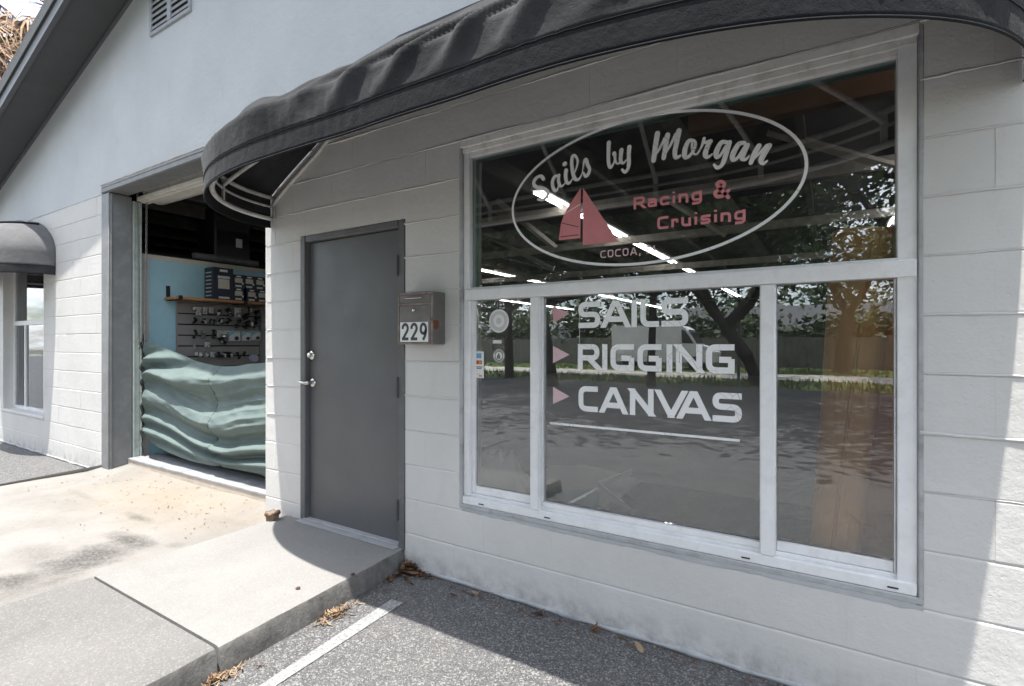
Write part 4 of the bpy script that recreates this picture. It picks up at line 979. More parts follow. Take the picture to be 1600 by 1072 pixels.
def hang(px, py, wpx, hpx, kind, label, grp):
    """one item on its hook; px, py = top of it in the photo"""
    a = atx(px, py, SX+.07); Zd = a.y-CAM_Y; k = 6.15/800
    wd, ht = wpx*k*1.25, hpx*k
    t_ = thing('hanging_packet', label, 'packet', (SX+.07, a.y, a.z), grp)
    m = MB(); m.tube([(SX+.02, a.y, a.z+.006), (SX+.10, a.y, a.z), (SX+.105, a.y, a.z+.008)], .0028, 6); m.build('hook', M_hw[1], t_)
    y, z = a.y, a.z
    if kind == 'card':
        m = MB(); m.box(SX+.065, SX+.068, y-wd/2, y+wd/2, z-ht, z, .001); m.build('card', M_hw[3], t_)
        m = MB(); m.prism([(y-wd*.42, z-ht*.95), (y+wd*.42, z-ht*.95), (y+wd*.42, z-ht*.2), (y+wd*.1, z-ht*.15), (y-wd*.42, z-ht*.55)], SX+.0685, SX+.072, 'x'); m.build('blister', M_hw[4], t_)
        m = MB(); m.lathe([(0, 0), (wd*.15, .004), (wd*.16, .02), (wd*.07, .03), (0, .031)], (SX+.072, y+wd*.1, z-ht*.72), 10, Matrix.Rotation(R(90), 3, 'Y')); m.build('fitting', M_hw[0], t_)
    elif kind == 'bag':
        m = MB(); m.grid(lambda u, v: (SX+.068+.012*math.sin(math.pi*u)*math.sin(math.pi*v)+.004*mnoise.noise(Vector((u*4, v*4, px))), y+wd*(u-.5)*(1-.25*v**3), z-ht+ht*v), 6, 6); o_ = m.build('bag', M_hw[2], t_, smooth=True); o_.modifiers.new('film', 'SOLIDIFY').thickness = .002
        m = MB(); m.lathe([(0, 0), (wd*.28, .004), (wd*.22, ht*.3), (wd*.3, ht*.42), (0, ht*.46)], (SX+.088, y, z-ht*.95), 9, wob=.2); m.build('fitting', M_hw[1], t_)
        m = MB(); m.box(SX+.066, SX+.074, y-wd*.45, y+wd*.45, z-.014, z, .001); m.build('header_card', M_hw[4], t_)
    else:
        q = random.Random(int(px*7+py)); m = MB(); n_ = q.randint(2, 4)
        for j in range(n_):
            yy = y+q.uniform(-.3, .3)*wd; zz = z-ht*(j+.5)/n_
            m.lathe([(0, -ht*.4/n_), (wd*.30, -ht*.38/n_), (wd*.22, 0), (wd*.34, ht*.2/n_), (wd*.2, ht*.5/n_), (0, ht*.55/n_)], (SX+.07+q.uniform(0, .02), yy, zz), 8, Matrix.Rotation(q.uniform(-.8, .8), 3, 'X'), wob=.18)
        m.tube([(SX+.07, y, z), (SX+.07, y+wd*.25, z-ht*.5), (SX+.072, y-wd*.1, z-ht)], .0045, 6)
        m.build('fitting', M_hw[0] if kind == 'dark' else M_hw[1], t_)
        if q.random() < .4:
            m = MB(); m.box(SX+.092, SX+.095, y-.018, y+.014, z-ht*.9, z-ht*.9+.04); m.build('price_tag', M_hw[4], t_)
ZZ = lambda x, y: (260+x*.1587, 400+y*.1587)
rows = [('top', [(265, 495, 5, 7, 'dark'), (320, 505, 7, 13, 'bag'), (383, 505, 6, 11, 'bag'), (445, 505, 6, 10, 'bag'), (505, 530, 5, 10, 'dark'), (555, 525, 5, 8, 'steel'), (625, 515, 9, 13, 'dark'), (705, 510, 10, 16, 'bag'), (790, 560, 12, 10, 'dark'), (820, 505, 5, 8, 'dark'), (880, 530, 14, 30, 'dark')]),
        ('second', [(285, 615, 8, 7, 'dark'), (370, 615, 7, 8, 'dark'), (428, 620, 4, 8, 'dark'), (458, 625, 3, 9, 'dark'), (500, 610, 5, 10, 'steel'), (530, 612, 8, 8, 'dark'), (610, 612, 9, 9, 'dark'), (695, 625, 9, 14, 'dark'), (790, 640, 13, 12, 'dark'), (835, 640, 6, 9, 'steel')]),
        ('third', [(275, 725, 6, 14, 'dark'), (370, 735, 7, 12, 'steel'), (450, 725, 6, 14, 'dark'), (555, 735, 15, 11, 'bag'), (550, 800, 11, 12, 'dark'), (672, 735, 16, 17, 'card'), (788, 742, 13, 16, 'card'), (882, 738, 14, 16, 'card')]),
        ('fourth', [(275, 855, 5, 8, 'steel'), (405, 850, 7, 8, 'bag')]),
        ('fifth', [(285, 945, 4, 6, 'dark'), (330, 945, 5, 7, 'steel'), (390, 945, 6, 8, 'steel'), (455, 942, 6, 9, 'bag'), (515, 945, 6, 9, 'dark'), (565, 945, 9, 9, 'dark'), (630, 945, 12, 9, 'dark'), (705, 945, 6, 12, 'dark'), (765, 940, 6, 8, 'dark')])]
KW = {'dark': 'small black fittings on a hook', 'steel': 'small steel fitting on a hook', 'bag': 'clear bag with white header card', 'card': 'pale blue blister card'}
for rn, items in rows:
    ORD = ['first', 'second', 'third', 'fourth', 'fifth', 'sixth', 'seventh', 'eighth']; cnt = {}
    for (x, y, wp, hp, kd) in items:
        n_ = cnt.get(kd, 0); cnt[kd] = n_+1
        many = sum(1 for it in items if it[4] == kd) > 1
        lab = KW[kd]+', '+((ORD[n_]+' such from the left in the ') if many else '')+rn+' slatwall row'
        px, py = ZZ(x, y); hang(px, py, wp, hp, kd, lab, 'hardware packets hanging on the slatwall')
px, py = ZZ(855, 1005); a = atx(px, py, SX+.08)
m = MB(); m.lathe([(.018, -.03), (.045, -.03), (.045, -.022), (.03, -.02), (.03, .02), (.045, .022), (.045, .03), (.018, .03)], (SX+.09, a.y, a.z), 18, Matrix.Rotation(R(90), 3, 'Y')); soft(m.build('tape_spool', mat('pale lilac spool', (.42, .42, .55), .4))); tag(bpy.data.objects['tape_spool'], 'pale lilac tape spool low on the slatwall above the tarpaulin', 'spool')
# hoist chain of the roll-up door
m = MB(); ch = thing('hoist_chain', 'hanging steel loop chain of the roll-up door inside the bay', 'chain', (gx0+.25, .3, .9))
def chain(p0, p1, n):
    m = MB()
    for i in range(n):
        f_ = (i+.5)/n; c_ = p0.lerp(p1, f_); c_ = c_+Vector((.006*math.sin(f_*5), 0, 0)); L_ = (p0-p1).length/n*.68; rot = Matrix.Rotation(R(35+90*(i % 2)), 3, 'Z')
        m.tube([c_+rot @ Vector((.0085*math.cos(a_), 0, L_*math.sin(a_))) for a_ in [k*math.pi/5 for k in range(10)]], .0028, 5, closed=True)
    return m
a, b = atx(229, 296, -6.02), atx(227, 545, -6.03)
chain(a, b, 58).build('chain_strand', mat('dull chain steel', (.30, .29, .28), .45, .6, var=.2, vs=40), ch)
a2, b2 = atx(214.5, 296, -6.10), atx(217.5, 545, -6.08)
chain(a2, b2, 58).build('chain_strand', bpy.data.materials['dull chain steel'], ch)
# tarpaulin across the bay
TY = .225
tl, tr_ = aty(213, 524, TY), aty(418, 570, TY)
tx0, tx1 = jx+.03, gx1+.35
def tarp(u, v):
    x = tx0+(tx1-tx0)*u; U = (x-tx0)
    D = .175*(1-math.cos(math.pi*min(U, 1.5)/1.5))-.12*max(0, U-1.5)*min(1, max(0, U-1.5)/.4)   # swags sink from the tied corner to the seam, then rise
    top = 1.375-.58*D-.05*(1-math.exp(-U/.15))+.012*mnoise.noise(Vector((U*3, 1, 0))); bot = .222+.16*math.exp(-U/.30)+.012*math.sin(U*4)
    z = bot+(top-bot)*v
    ph = z+D*(.52+.48*math.sin(math.pi*v))+.05*mnoise.noise(Vector((U*.9, v*1.1, 4)))+.014*mnoise.noise(Vector((U*2.6, v*5, 2)))
    k = ph*(1+.28*math.exp(-U/.5))/.232+.35
    k += .22*math.sin(k*1.9+.7)                                # uneven spacing
    fi = math.floor(k); tri = k-fi; s_ = (tri/.56) if tri < .56 else (1-tri)/.44
    s_ = s_*s_*(3-2*s_); s_ = s_**1.15
    w_ = .80+.55*mnoise.noise(Vector((fi*3.7, U*.8, 1)))
    amp = (.018+.092*(1-math.exp(-U/.16)))*max(.3, w_)
    amp *= min(1, (1-v)*7+.08)*min(1, v*8+.2)
    belly = .045*math.sin(math.pi*v)*min(1, U/.3)
    pin = .022*math.exp(-((U-1.43)/.045)**2)
    fine = .007*mnoise.noise(Vector((U*3.2, (z+D)*15, 7)))+.006*mnoise.noise(Vector((U*7, z*24, 3)))
    c2 = ph/.062+.6*math.sin(U*2.1); t2 = c2-math.floor(c2); s2 = (t2/.6 if t2 < .6 else (1-t2)/.4)**1.5
    fine += -.024*s2*max(0, mnoise.noise(Vector((U*1.3, v*2.2, 21)))+.12)*min(1, U/.1)*min(1, (1-v)*9)
    return (x, TY+.06-amp*s_-belly*.6+pin+fine, z)
m = MB(); m.grid(tarp, 170, 190); tp = m.build('bay_tarpaulin', M_teal, smooth=True); tag(tp, 'teal green tarpaulin slung in deep folds across the roll-up bay', 'tarpaulin')
mm_ = tp.modifiers.new('cloth', 'SOLIDIFY'); mm_.thickness = .002
m = MB(); us = 1.43/(tx1-tx0)
for i in range(46):
    if i % 3 == 2: continue
    a, b = Vector(tarp(us+.0025*math.sin(i*.9), i/46)), Vector(tarp(us+.0025*math.sin((i+.8)*.9), (i+.8)/46)); a.y -= .004; b.y -= .004
    m.tube([a, b], .0028, 5)
m.build('seam_cord', mat('dark seam cord', (.05, .07, .065), .7), tp, kind='stuff')
m = MB(); m.grid(lambda u, v: (tx0-.006+.05*u, tarp(.002, v)[1]-.01-.012*u+.008*math.sin(v*60), .18+1.24*v), 4, 60); o_ = m.build('edge_shade_strip', mat('black shade strip', (.03, .03, .03), .7, var=.3, vs=30), tp); o_.modifiers.new('cloth', 'SOLIDIFY').thickness = .003  # black strip standing in for the jamb's shade on the tarpaulin edge

# ================================================================== INSIDE, BEHIND THE SHOP WINDOW
deck = MB(); deck.box(wx0-.1, wx1+.2, .202, 1.05, .38, .42); o = deck.build('display_deck', mat('dark display board', (.05, .048, .045), .6, var=.2, vs=6)); tag(o, 'low dark display deck inside the lettered shop window', 'display deck')
# leaning roll of tan cloth
M_tan = mat('tan canvas', (.90, .45, .15), .7, var=.12, vs=7, bump=.002, bs=50, stretch=(1, 1, .2))
a, b = aty(1302, 845, .205), aty(1352, 362, .20)
rl = thing('canvas_roll', 'tall leaning roll of tan canvas standing behind the right window pane', 'canvas roll', (a.x, a.y, .42))
a.z = .43; ax = (b-a)
m = MB(); m.tube([a, a+ax*.02, a+ax*.35, a+ax*.7, a+ax*.93, b], [.078, .086, .092, .104, .112, .110], 26); soft(m.build('roll_cloth', M_tan, rl), 50)
m = MB(); q0, q1 = a+ax*.05, a+ax*.95; sd = Vector((-.02, -.1, 0)); m.tube([q0+Vector((-.012, -.087, 0)), a+ax*.5+Vector((.0, -.099, 0)), q1+Vector((.02, -.112, 0))], .006, 6); m.build('roll_edge', M_tan, rl, smooth=True)
m = MB(); m.lathe([(0, 0), (.030, 0), (.030, .012), (0, .012)], b+Vector((0, 0, -.004)), 14); m.build('core_tube', M_cream2, rl)
# panel of tan board behind it
p0, p1 = aty(1335, 565, .36), aty(1396, 488, .36)
m = MB(); m.box(p0.x, p1.x+.12, .36, .38, .42, p1.z, .003); tag(m.build('tan_board', M_tan), 'plain tan board standing behind the leaning canvas roll', 'board')
# small flask on the window rail
c = aty(1407, 400, .075)
fl = thing('metal_flask', 'slim pale metal flask with a wire loop on the window rail', 'flask', (c.x, .078, zr1+.011))
M_flask = mat('pale green metal', (.50, .56, .52), .3, .3, var=.1, vs=20)
m = MB(); m.lathe([(0, 0), (.021, .001), (.022, .006), (.022, .118), (.019, .124), (.010, .126), (0, .1265)], (c.x, .078, zr1+.011), 20); soft(m.build('flask_body', M_flask, fl))
m = MB(); m.tube([(c.x+.010*math.cos(t_), .078, zr1+.011+.125+.026*math.sin(t_)) for t_ in [k*math.pi/8 for k in range(9)]], .0022, 6); m.build('wire_loop', M_steel, fl)
# crumpled sailcloth and folded sheet low in the window
def crumple(name, cx, cy, cz, wx, wy, hz, seed, mm, label, n=26, rot=0):
    def f(u, v):
        x, y = (u-.5)*wx, (v-.5)*wy; e = min(1, 3.2*min(u, 1-u, v, 1-v)+.12)
        q = mnoise.noise(Vector((u*2.6, v*2.6, seed)))+.5*mnoise.noise(Vector((u*6, v*6, seed+3)))
        rdg = 1-abs(mnoise.noise(Vector((u*3, v*3, seed+7))))*1.7
        return (cx+x*math.cos(rot)-y*math.sin(rot)+.03*q, cy+x*math.sin(rot)+y*math.cos(rot)+.03*q, cz+max(.004, e*hz*(.55+.5*q+.35*rdg)))
    m = MB(); m.grid(f, n, n); o = m.build(name, mm, smooth=True); o.modifiers.new('cloth', 'SOLIDIFY').thickness = .003
    return tag(o, label, 'cloth')
M_sail = mat('white sailcloth', (.74, .74, .73), .6, var=.04); M_sailb = mat('pale blue sailcloth', (.48, .57, .70), .6, var=.05)
q = aty(770, 760, .30)
crumple('crumpled_sailcloth', q.x+.06, .33, .42, .36, .24, .27, 3, M_sail, 'crumpled white sailcloth heap in the narrow window pane')
crumple('crumpled_sailcloth', q.x-.12, .28, .42, .22, .18, .15, 8, M_sailb, 'small pale blue crumpled cloth beside the white sailcloth')
a_, b_ = aty(838, 735, .5), aty(985, 738, .5)
m = MB(); m.grid(lambda u, v: (a_.x-.08+.62*u+.05*v, .30+.42*v, .47+.055*math.sin(2.6*u)+.06*v-.04*u), 16, 8); o = m.build('folded_sheet', mat('grey white sheet', (.52, .52, .52), .7, var=.05), smooth=True); o.modifiers.new('sheet', 'SOLIDIFY').thickness = .004; tag(o, 'flat grey white sheet lying on the window deck', 'sheet')
b0, b1, b2_ = aty(987, 738, .55), aty(935, 757, .40), aty(988, 801, .28)
bt = thing('bent_batten', 'white bent batten forming an angle low in the middle pane', 'batten', (b1.x, b1.y, b1.z))
def flatbar(p, q, wd, th):
    m = MB(); d = (q-p); L_ = d.length; Mx = d.to_track_quat('X', 'Z').to_matrix().to_4x4(); Mx.translation = p; m.box(0, L_, -th/2, th/2, -wd/2, wd/2, .002, M=Mx); return m
flatbar(b0, b1, .030, .012).build('batten_arm', M_sail, bt); flatbar(b1, b2_, .030, .012).build('batten_arm', M_sail, bt)
m = MB(); q = aty(865, 790, .3); m.lathe([(.05, -.2), (.055, 0), (.052, .2)], (q.x+.06, .34, .475), 18, Matrix.Rotation(R(78), 3, 'Y') @ Matrix.Rotation(R(20), 3, 'X')); soft(m.build('paper_tube', mat('pale teal tube', (.34, .44, .44), .5, var=.1))); tag(bpy.data.objects['paper_tube'], 'short pale teal tube lying under the grey sheet', 'tube')
# roof beams and lamps of the shop
M_beam = mat('brown roof beam', (.15, .075, .038), .7, var=.25, vs=8, stretch=(.1, 1, 1))
for y in (1.2,):
    m = MB(); m.box(-.78, XR+5.9, y, y+.09, 2.70, 2.83); tag(m.build('roof_beam', M_beam), 'brown timber roof beam inside above the window', 'beam')
M_joist = mat('dark joist', (.07, .065, .06), .8, var=.3, vs=6)
jo = thing('ceiling_joists', 'dark ceiling joists running into the depth of the shop', 'joists', (0, 5, 2.9))
for i in range(22):
    m = MB(); x = -9+i*.8; m.box(x, x+.05, .4, 18.8, 2.86, 3.015); m.build('joist', M_joist, jo)
t = NT('fluorescent tube'); em = t.n('ShaderNodeEmission'); em.inputs[0].default_value = (1, .98, .94, 1); em.inputs[1].default_value = 8.0; t.l(em.outputs[0], t.out.inputs[0]); M_fl = t.m
M_fix = mat('white lamp housing', (.6, .6, .6), .5)
def lamp(x, y, L_, lab, grp):
    t_ = thing('strip_lamp', lab, 'ceiling lamp', (x, y, 2.72), grp)
    m = MB(); m.box(x-.06, x+.06, y, y+L_, 2.715, 2.755, .01); m.build('lamp_housing', M_fix, t_)
    for dx in (-.04, .04): m = MB(); m.tube([(x+dx, y+.04, 2.70), (x+dx, y+L_-.04, 2.70)], .0075, 6); m.build('fluorescent_tube', M_fl, t_)
NTH = ['nearest', 'second', 'third', 'fourth', 'fifth']
for i in range(5): lamp(-2.25, 1.8+i*2.5, 2.4, 'twin tube strip lamp, '+NTH[i]+' in the long row behind the oval badge', 'strip lamps behind the oval badge')
for i in range(5): lamp(-5.55, 5.5+i*2.5, 2.4, 'twin tube strip lamp, '+NTH[i]+' in the row above the narrow pane', 'strip lamps above the narrow pane')
for i in range(3): lamp(-8.9, 9.5+i*2.5, 2.4, 'twin tube strip lamp, '+NTH[i]+' in the farthest row across the shop', 'strip lamps of the farthest row')

for i in range(3): lamp(.64, .32+i*2.5, 2.4, 'twin tube strip lamp, '+NTH[i]+' in the unseen row added to light the canvas roll', 'added strip lamps over the canvas roll')  # unseen row, added to brighten the roll behind the glass
M_raft = mat('pale roof strut', (.34, .31, .28), .8, var=.25, vs=9)
ra = thing('roof_struts', 'pale diagonal roof struts in the dim shop behind the upper pane', 'roof struts', (-2, 3, 2.5))
for i, (xa, ya, za, xb, yb, zb_) in enumerate(((-3.2, 2.6, 2.95, -2.5, 2.7, 2.35), (-1.6, 3.4, 2.98, -.9, 3.4, 2.45), (-4.5, 4.4, 2.98, -3.4, 4.4, 2.4), (-.4, 2.2, 2.98, .5, 2.2, 2.5), (-6.5, 6, 2.98, -4.4, 6, 2.5))):
    m = MB(); m.tube([(xa, ya, za), (xb, yb, zb_)], .035, 4); m.build('strut', M_raft, ra)
for i, (y, z) in enumerate(((2.4, 2.62), (4.0, 2.58), (6.0, 2.5))):
    m = MB(); m.box(-9, 6, y, y+.06, z, z+.09); m.build('cross_rail', M_raft, ra)
# ================================================================== SMALL THINGS ON THE GROUND
q = aty(428, 822, -.10)
st = thing('pipe_stub', 'short broken rusty pipe stub by the pier beside the walkway', 'pipe stub', (q.x, -.11, .08))
m = MB(); m.lathe([(.041, -.04), (.040, .03), (.043, .055), (.046, .060), (.046, .072), (.040, .080), (.025, .078), (0, .076)], (q.x, -.11, .085), 22, wob=.05); soft(m.build('stub_body', mat('rusty pale stub', (.21, .16, .12), .9, var=.35, vs=30, bump=.006, bs=50, dirt=(.10, .05, .03), dirt_amt=.85, dirt_scale=22), st), 60)
m = MB(); m.tube([(q.x+.044*math.cos(k*.3), -.11+.044*math.sin(k*.3), .156+.006*math.sin(k*1.7)) for k in range(21)], .008, 6, closed=True); m.build('stub_rim', mat('dark rust', (.12, .07, .045), .9, var=.3, vs=40, bump=.004, bs=60), st, smooth=True)
M_leaf = [mat('dry oak leaf', (.15, .08, .042), .7, var=.35, vs=40), mat('pale dry leaf', (.30, .215, .135), .7, var=.3, vs=40), mat('dark dry leaf', (.09, .05, .03), .8, var=.3, vs=40)]
def leaf_geo(m, p, L_, W_, rz, tilt, roll, rnd):
    Mx = Matrix.Translation(p) @ Matrix.Rotation(rz, 4, 'Z') @ Matrix.Rotation(tilt, 4, 'Y') @ Matrix.Rotation(roll, 4, 'X'); cu = rnd.uniform(.1, .45)
    V = []; F = []
    for i in range(6):
        u = i/5; h = W_*math.sin(math.pi*(u*.92+.04))**.8; zc = cu*L_*(u-.5)**2*2
        for k, s_ in enumerate((-1, 0, 1)): V.append(Mx @ Vector((L_*(u-.5), s_*h*.5, zc+abs(s_)*h*.22)))
    for i in range(5):
        for k in range(2): F.append((i*3+k, (i+1)*3+k, (i+1)*3+k+1, i*3+k+1))
    m.add(V, F)
def leaf_pile(cx, cy, rx, ry, n, L0, L1, label, mi, seed, z0=0., hz=.03, wk=.36):
    rnd = random.Random(seed); ms = [MB() for _ in M_leaf]
    for i in range(n):
        a = rnd.uniform(0, 2*math.pi); rr = abs(rnd.gauss(0, .62)); x = cx+rx*rr*math.cos(a); y = min(cy+ry*rr*math.sin(a), -.03); L_ = rnd.uniform(L0, L1)
        if x < WX1+.055*(-y)+.012: x = WX1+.055*(-y)+.012+rnd.uniform(0, .05)
        leaf_geo(ms[rnd.choices(range(3), mi)[0]], Vector((x, y, z0+.006+hz*max(0, 1-rr)*rnd.random())), L_, L_*wk*rnd.uniform(.8, 1.2), rnd.uniform(0, 6.28), rnd.gauss(0, .35), rnd.gauss(0, .4), rnd)
    root = None
    for k, m_ in enumerate(ms):
        if not m_.f: continue
        o = m_.build('leaf_litter', M_leaf[k], root, smooth=True)
        if root is None: root = tag(o, label, 'leaf litter', kind='stuff')
        else: o['kind'] = 'stuff'
q = atz(640, 893); leaf_pile(q.x, q.y, .13, .12, 100, .03, .075, 'pile of brown dead leaves in the corner of step and wall', (6, 1.2, 4), 1, hz=.05)
q = atz(522, 962); leaf_pile(q.x+.0, q.y, .06, .13, 150, .015, .055, 'pale dry leaf scraps against the kerb by the painted stripe', (1.2, 6, .4), 2, hz=.018, wk=.15)
q = atz(335, 1068); leaf_pile(q.x, q.y, .05, .14, 120, .015, .055, 'pale dry leaf scraps against the kerb at the lower edge', (2, 6, .4), 3, hz=.018, wk=.16)
rl_ = random.Random(5)
for (px, py, L_, k, lab) in ((842, 961, .07, 0, 'curled brown leaf at the wall foot below the narrow pane'), (930, 985, .06, 0, 'upright crumpled brown leaf at the wall foot below the middle pane'), (1000, 1016, .06, 1, 'tan dry leaf at the wall foot, last towards the window corner'), (706, 931, .05, 0, 'small brown leaf lying on shaded asphalt near the leaf pile'), (742, 929, .04, 1, 'small pale leaf lying near the wall on shaded asphalt')):
    q = atz(px, py, .006); q.y = min(q.y, -.035); m = MB(); leaf_geo(m, Vector((q.x, q.y, .014)), L_, L_*.42, rl_.uniform(0, 6), .3, .5, rl_); leaf_geo(m, Vector((q.x+.012, q.y, .012)), L_*.7, L_*.3, rl_.uniform(0, 6), -.3, .9, rl_)
    tag(m.build('dry_leaf', M_leaf[k], smooth=True), lab, 'leaf', 'loose leaves along the wall foot')
for (px, py, lab) in ((552, 898, 'dark pebble in the awning shade near the step edge'), (466, 920, 'small dark pebble on the sunlit walkway')):
    q = atz(px, py, .113); m = MB(); m.lathe([(0, -.004), (.010, 0), (.012, .005), (.006, .009), (0, .0095)], q, 8, wob=.15); tag(m.build('pebble', M_leaf[2]), lab, 'pebble')

rnd = random.Random(77); ms = MB()
for i in range(420):
    if i < 240: x, y, z = rnd.uniform(-2.05, 1.2), -abs(rnd.gauss(0, .05))-.022, .003
    elif i < 330: x, y, z = rnd.uniform(-5.9, -3.6), rnd.uniform(-.35, .13), None
    else: x, y, z = rnd.uniform(-6, -3.4), -abs(rnd.gauss(0, .5)), None
    if z is None: z = pad_z(x, y)+.002
    L_ = rnd.uniform(.006, .022); leaf_geo(ms, Vector((x, y, z+.003)), L_, L_*rnd.uniform(.25, .6), rnd.uniform(0, 6.28), rnd.gauss(0, .25), rnd.gauss(0, .3), rnd)
tag(ms.build('ground_litter', M_leaf[0], smooth=True), 'tiny dry leaf crumbs strewn along the wall foot and bay sill', 'litter', kind='stuff')
# ================================================================== TREES
def tube_branch(m, p, d, L_, r, depth, rnd, tips, spread=.75, seg=5):
    pts = [p.copy()]; rad = [r]; q = p.copy(); dd = d.normalized()
    for i in range(seg):
        dd = (dd+Vector((rnd.gauss(0, .16), rnd.gauss(0, .16), rnd.gauss(.05, .10)))).normalized(); q = q+dd*L_/seg; pts.append(q.copy()); rad.append(r*(1-.5*(i+1)/seg))
        if depth <= 1: tips.append(q.copy())
    m.tube(pts, rad, 7, caps=False)
    if depth == 0: return
    for k in range(rnd.randint(3, 4)):
        a = rnd.uniform(0, 6.28); side = Vector((math.cos(a), math.sin(a), rnd.uniform(-.1, .5))); nd = (dd*(1-spread)+side*spread).normalized()
        tube_branch(m, pts[rnd.randint(max(1, seg-2), seg)], nd, L_*rnd.uniform(.62, .85), rad[-1]*rnd.uniform(.6, .8), depth-1, rnd, tips, spread)
M_bark = mat('grey brown bark', (.075, .062, .05), .95, var=.35, vs=9, bump=.03, bs=14, stretch=(1, 1, .25))
M_fol = [mat('oak leaf green', (.045, .075, .022), .55, var=.45, vs=1.3), mat('oak leaf light green', (.075, .115, .035), .55, var=.4, vs=1.6)]
def leaves_mesh(tips, n_per, rad, size, rnd, flat=.7):
    m = MB(); V = m.v; F = m.f
    for tp in tips:
        for i in range(n_per):
            o = Vector((rnd.gauss(0, rad), rnd.gauss(0, rad), rnd.gauss(0, rad*flat))); c = tp+o
            a = Vector((rnd.gauss(0, 1), rnd.gauss(0, 1), rnd.gauss(0, .6))).normalized(); b = a.cross(Vector((rnd.gauss(0, 1), rnd.gauss(0, 1), rnd.gauss(0, 1)))).normalized()
            s_ = size*rnd.uniform(.6, 1.3); k = len(V)
            V += [tuple(c-a*s_), tuple(c+b*s_*.45), tuple(c+a*s_), tuple(c-b*s_*.45)]; F.append((k, k+1, k+2, k+3))
    return m
def oak(x, y, trunk, r, lean, L_, seed, label, n_per=34, size=.15, limbs=4, rad=.55, name='oak_tree'):
    rnd = random.Random(seed); t_ = thing(name, label, 'tree', (x, y, 0), 'oaks across the car park')
    m = MB(); top = Vector((x+lean[0], y+lean[1], trunk)); mid = Vector((x+lean[0]*.35, y+lean[1]*.35, trunk*.5)); m.tube([(x, y, -.1), (x, y, .12), mid, top], [r*1.5, r*1.1, r*.9, r*.8], 12, caps=False)
    tips = []
    for k in range(limbs):
        a = rnd.uniform(0, 1.0)+k*2*math.pi/limbs; tube_branch(m, top-Vector((0, 0, .25*rnd.random())), Vector((math.cos(a)*.8+lean[0]*.1, math.sin(a)*.8, rnd.uniform(.35, .8))), L_*rnd.uniform(.8, 1.15), r*.55, 2, rnd, tips)
    soft(m.build('trunk', M_bark, t_), 60)
    rnd.shuffle(tips); h = len(tips)//2
    for k, tt in enumerate((tips[:h], tips[h:])): leaves_mesh(tt, n_per, rad, size, rnd).build('crown' if k == 0 else 'crown_light_green', M_fol[k], t_)  # half the leaf clumps, picked at random, are a lighter green
    return t_
sg = lambda px, py: seen_in_glass(px, py, 0)
p = sg(795, 592); oak(p.x, p.y, 2.6, .17, (.15, .3), 3.0, 11, 'slim straight oak across the car park, reflected in the narrow pane')
p = sg(858, 602); oak(p.x, p.y, 2.6, .26, (-.1, .6), 4.6, 12, 'thick trunked oak by the verge, reflected behind the rose arrows')
p = sg(1018, 604); oak(p.x, p.y, 2.9, .13, (.1, .2), 2.6, 13, 'thin young oak reflected between the two words of the window list')
p = sg(1185, 604); oak(p.x, p.y, 1.9, .22, (-.9, .4), 4.8, 14, 'leaning oak with a bent trunk, reflected beside the middle mullion')
p = sg(1316, 584); oak(p.x, p.y, 2.6, .30, (.2, .2), 4.0, 15, 'forked oak far across the verge, reflected over the canvas roll', limbs=2)
oak(2.6, -11.5, 2.8, .24, (-.2, .3), 4.2, 16, 'broad oak at the verge on the right, reflected in the upper pane')
oak(6.8, -9.6, 3.0, .22, (-.3, .1), 3.7, 18, 'oak off the right end of the shop, added to shade the far asphalt')  # extra oak with its trunk out of view, put in for its shade
oak(-14.5, -12.0, 2.8, .24, (.2, .3), 3.4, 17, 'broad oak at the verge on the far left of the car park')
# distant wood behind the fence
rnd = random.Random(21); tips = []
for i in range(230): tips.append(Vector((rnd.uniform(-58, 40), rnd.uniform(-58, -44), rnd.uniform(.6, 7.2+2.4*math.sin(i*.7)))))
o = leaves_mesh(tips, 60, 1.2, .42, rnd, .7).build('distant_wood', M_fol[0]); tag(o, 'distant green wood behind the fence and houses', 'wood', kind='stuff')
# bushes behind the fence
BO = ['first', 'second', 'third']
BW = ['dark round bush behind the fence', 'broad bush behind the fence with a ragged top', 'tall narrow bush behind the fence', 'low spreading bush behind the fence']
for i in range(12):
    rnd = random.Random(40+i); bx = -27+i*3.3+rnd.uniform(-.8, .8); hb = rnd.uniform(2.2, 4.2); t_ = thing('bush', BW[i % 4]+', '+BO[i//4]+' such from the far left', 'bush', (bx, -29.6, 0), 'bushes behind the board fence')
    m = MB(); tips = []
    for k in range(4): a = rnd.uniform(0, 6.28); e_ = Vector((bx+.7*math.cos(a), -29.6+.6*math.sin(a), hb*.7)); m.tube([(bx, -29.6, -.1), e_], [.06, .03], 6); tips += [e_, e_*.5+Vector((bx, -29.6, hb*.4))*.5, Vector((bx+rnd.gauss(0, .8), -29.6+rnd.gauss(0, .5), hb*rnd.uniform(.3, .9)))]
    m.build('stem', M_bark, t_); leaves_mesh(tips, 90, .75, .22, rnd, .8).build('crown', M_fol[i % 2], t_)
# long grass and weeds along the verge
rnd = random.Random(22); m = MB()
for i in range(9000):
    x, y = rnd.uniform(-32, 14), rnd.choice((rnd.uniform(-17.6, -14.1), rnd.uniform(-26, -21.6))); h = rnd.uniform(.06, .22); a = rnd.uniform(0, 6.28); k = len(m.v); dx, dy = .03*math.cos(a), .03*math.sin(a)
    m.v += [(x-dx, y-dy, 0), (x+dx, y+dy, 0), (x+rnd.gauss(0, .05), y+rnd.gauss(0, .05), h)]; m.f.append((k, k+1, k+2))
tag(m.build('verge_grass', M_grass), 'rough grass growing on the verge across the car park', 'grass', kind='stuff')

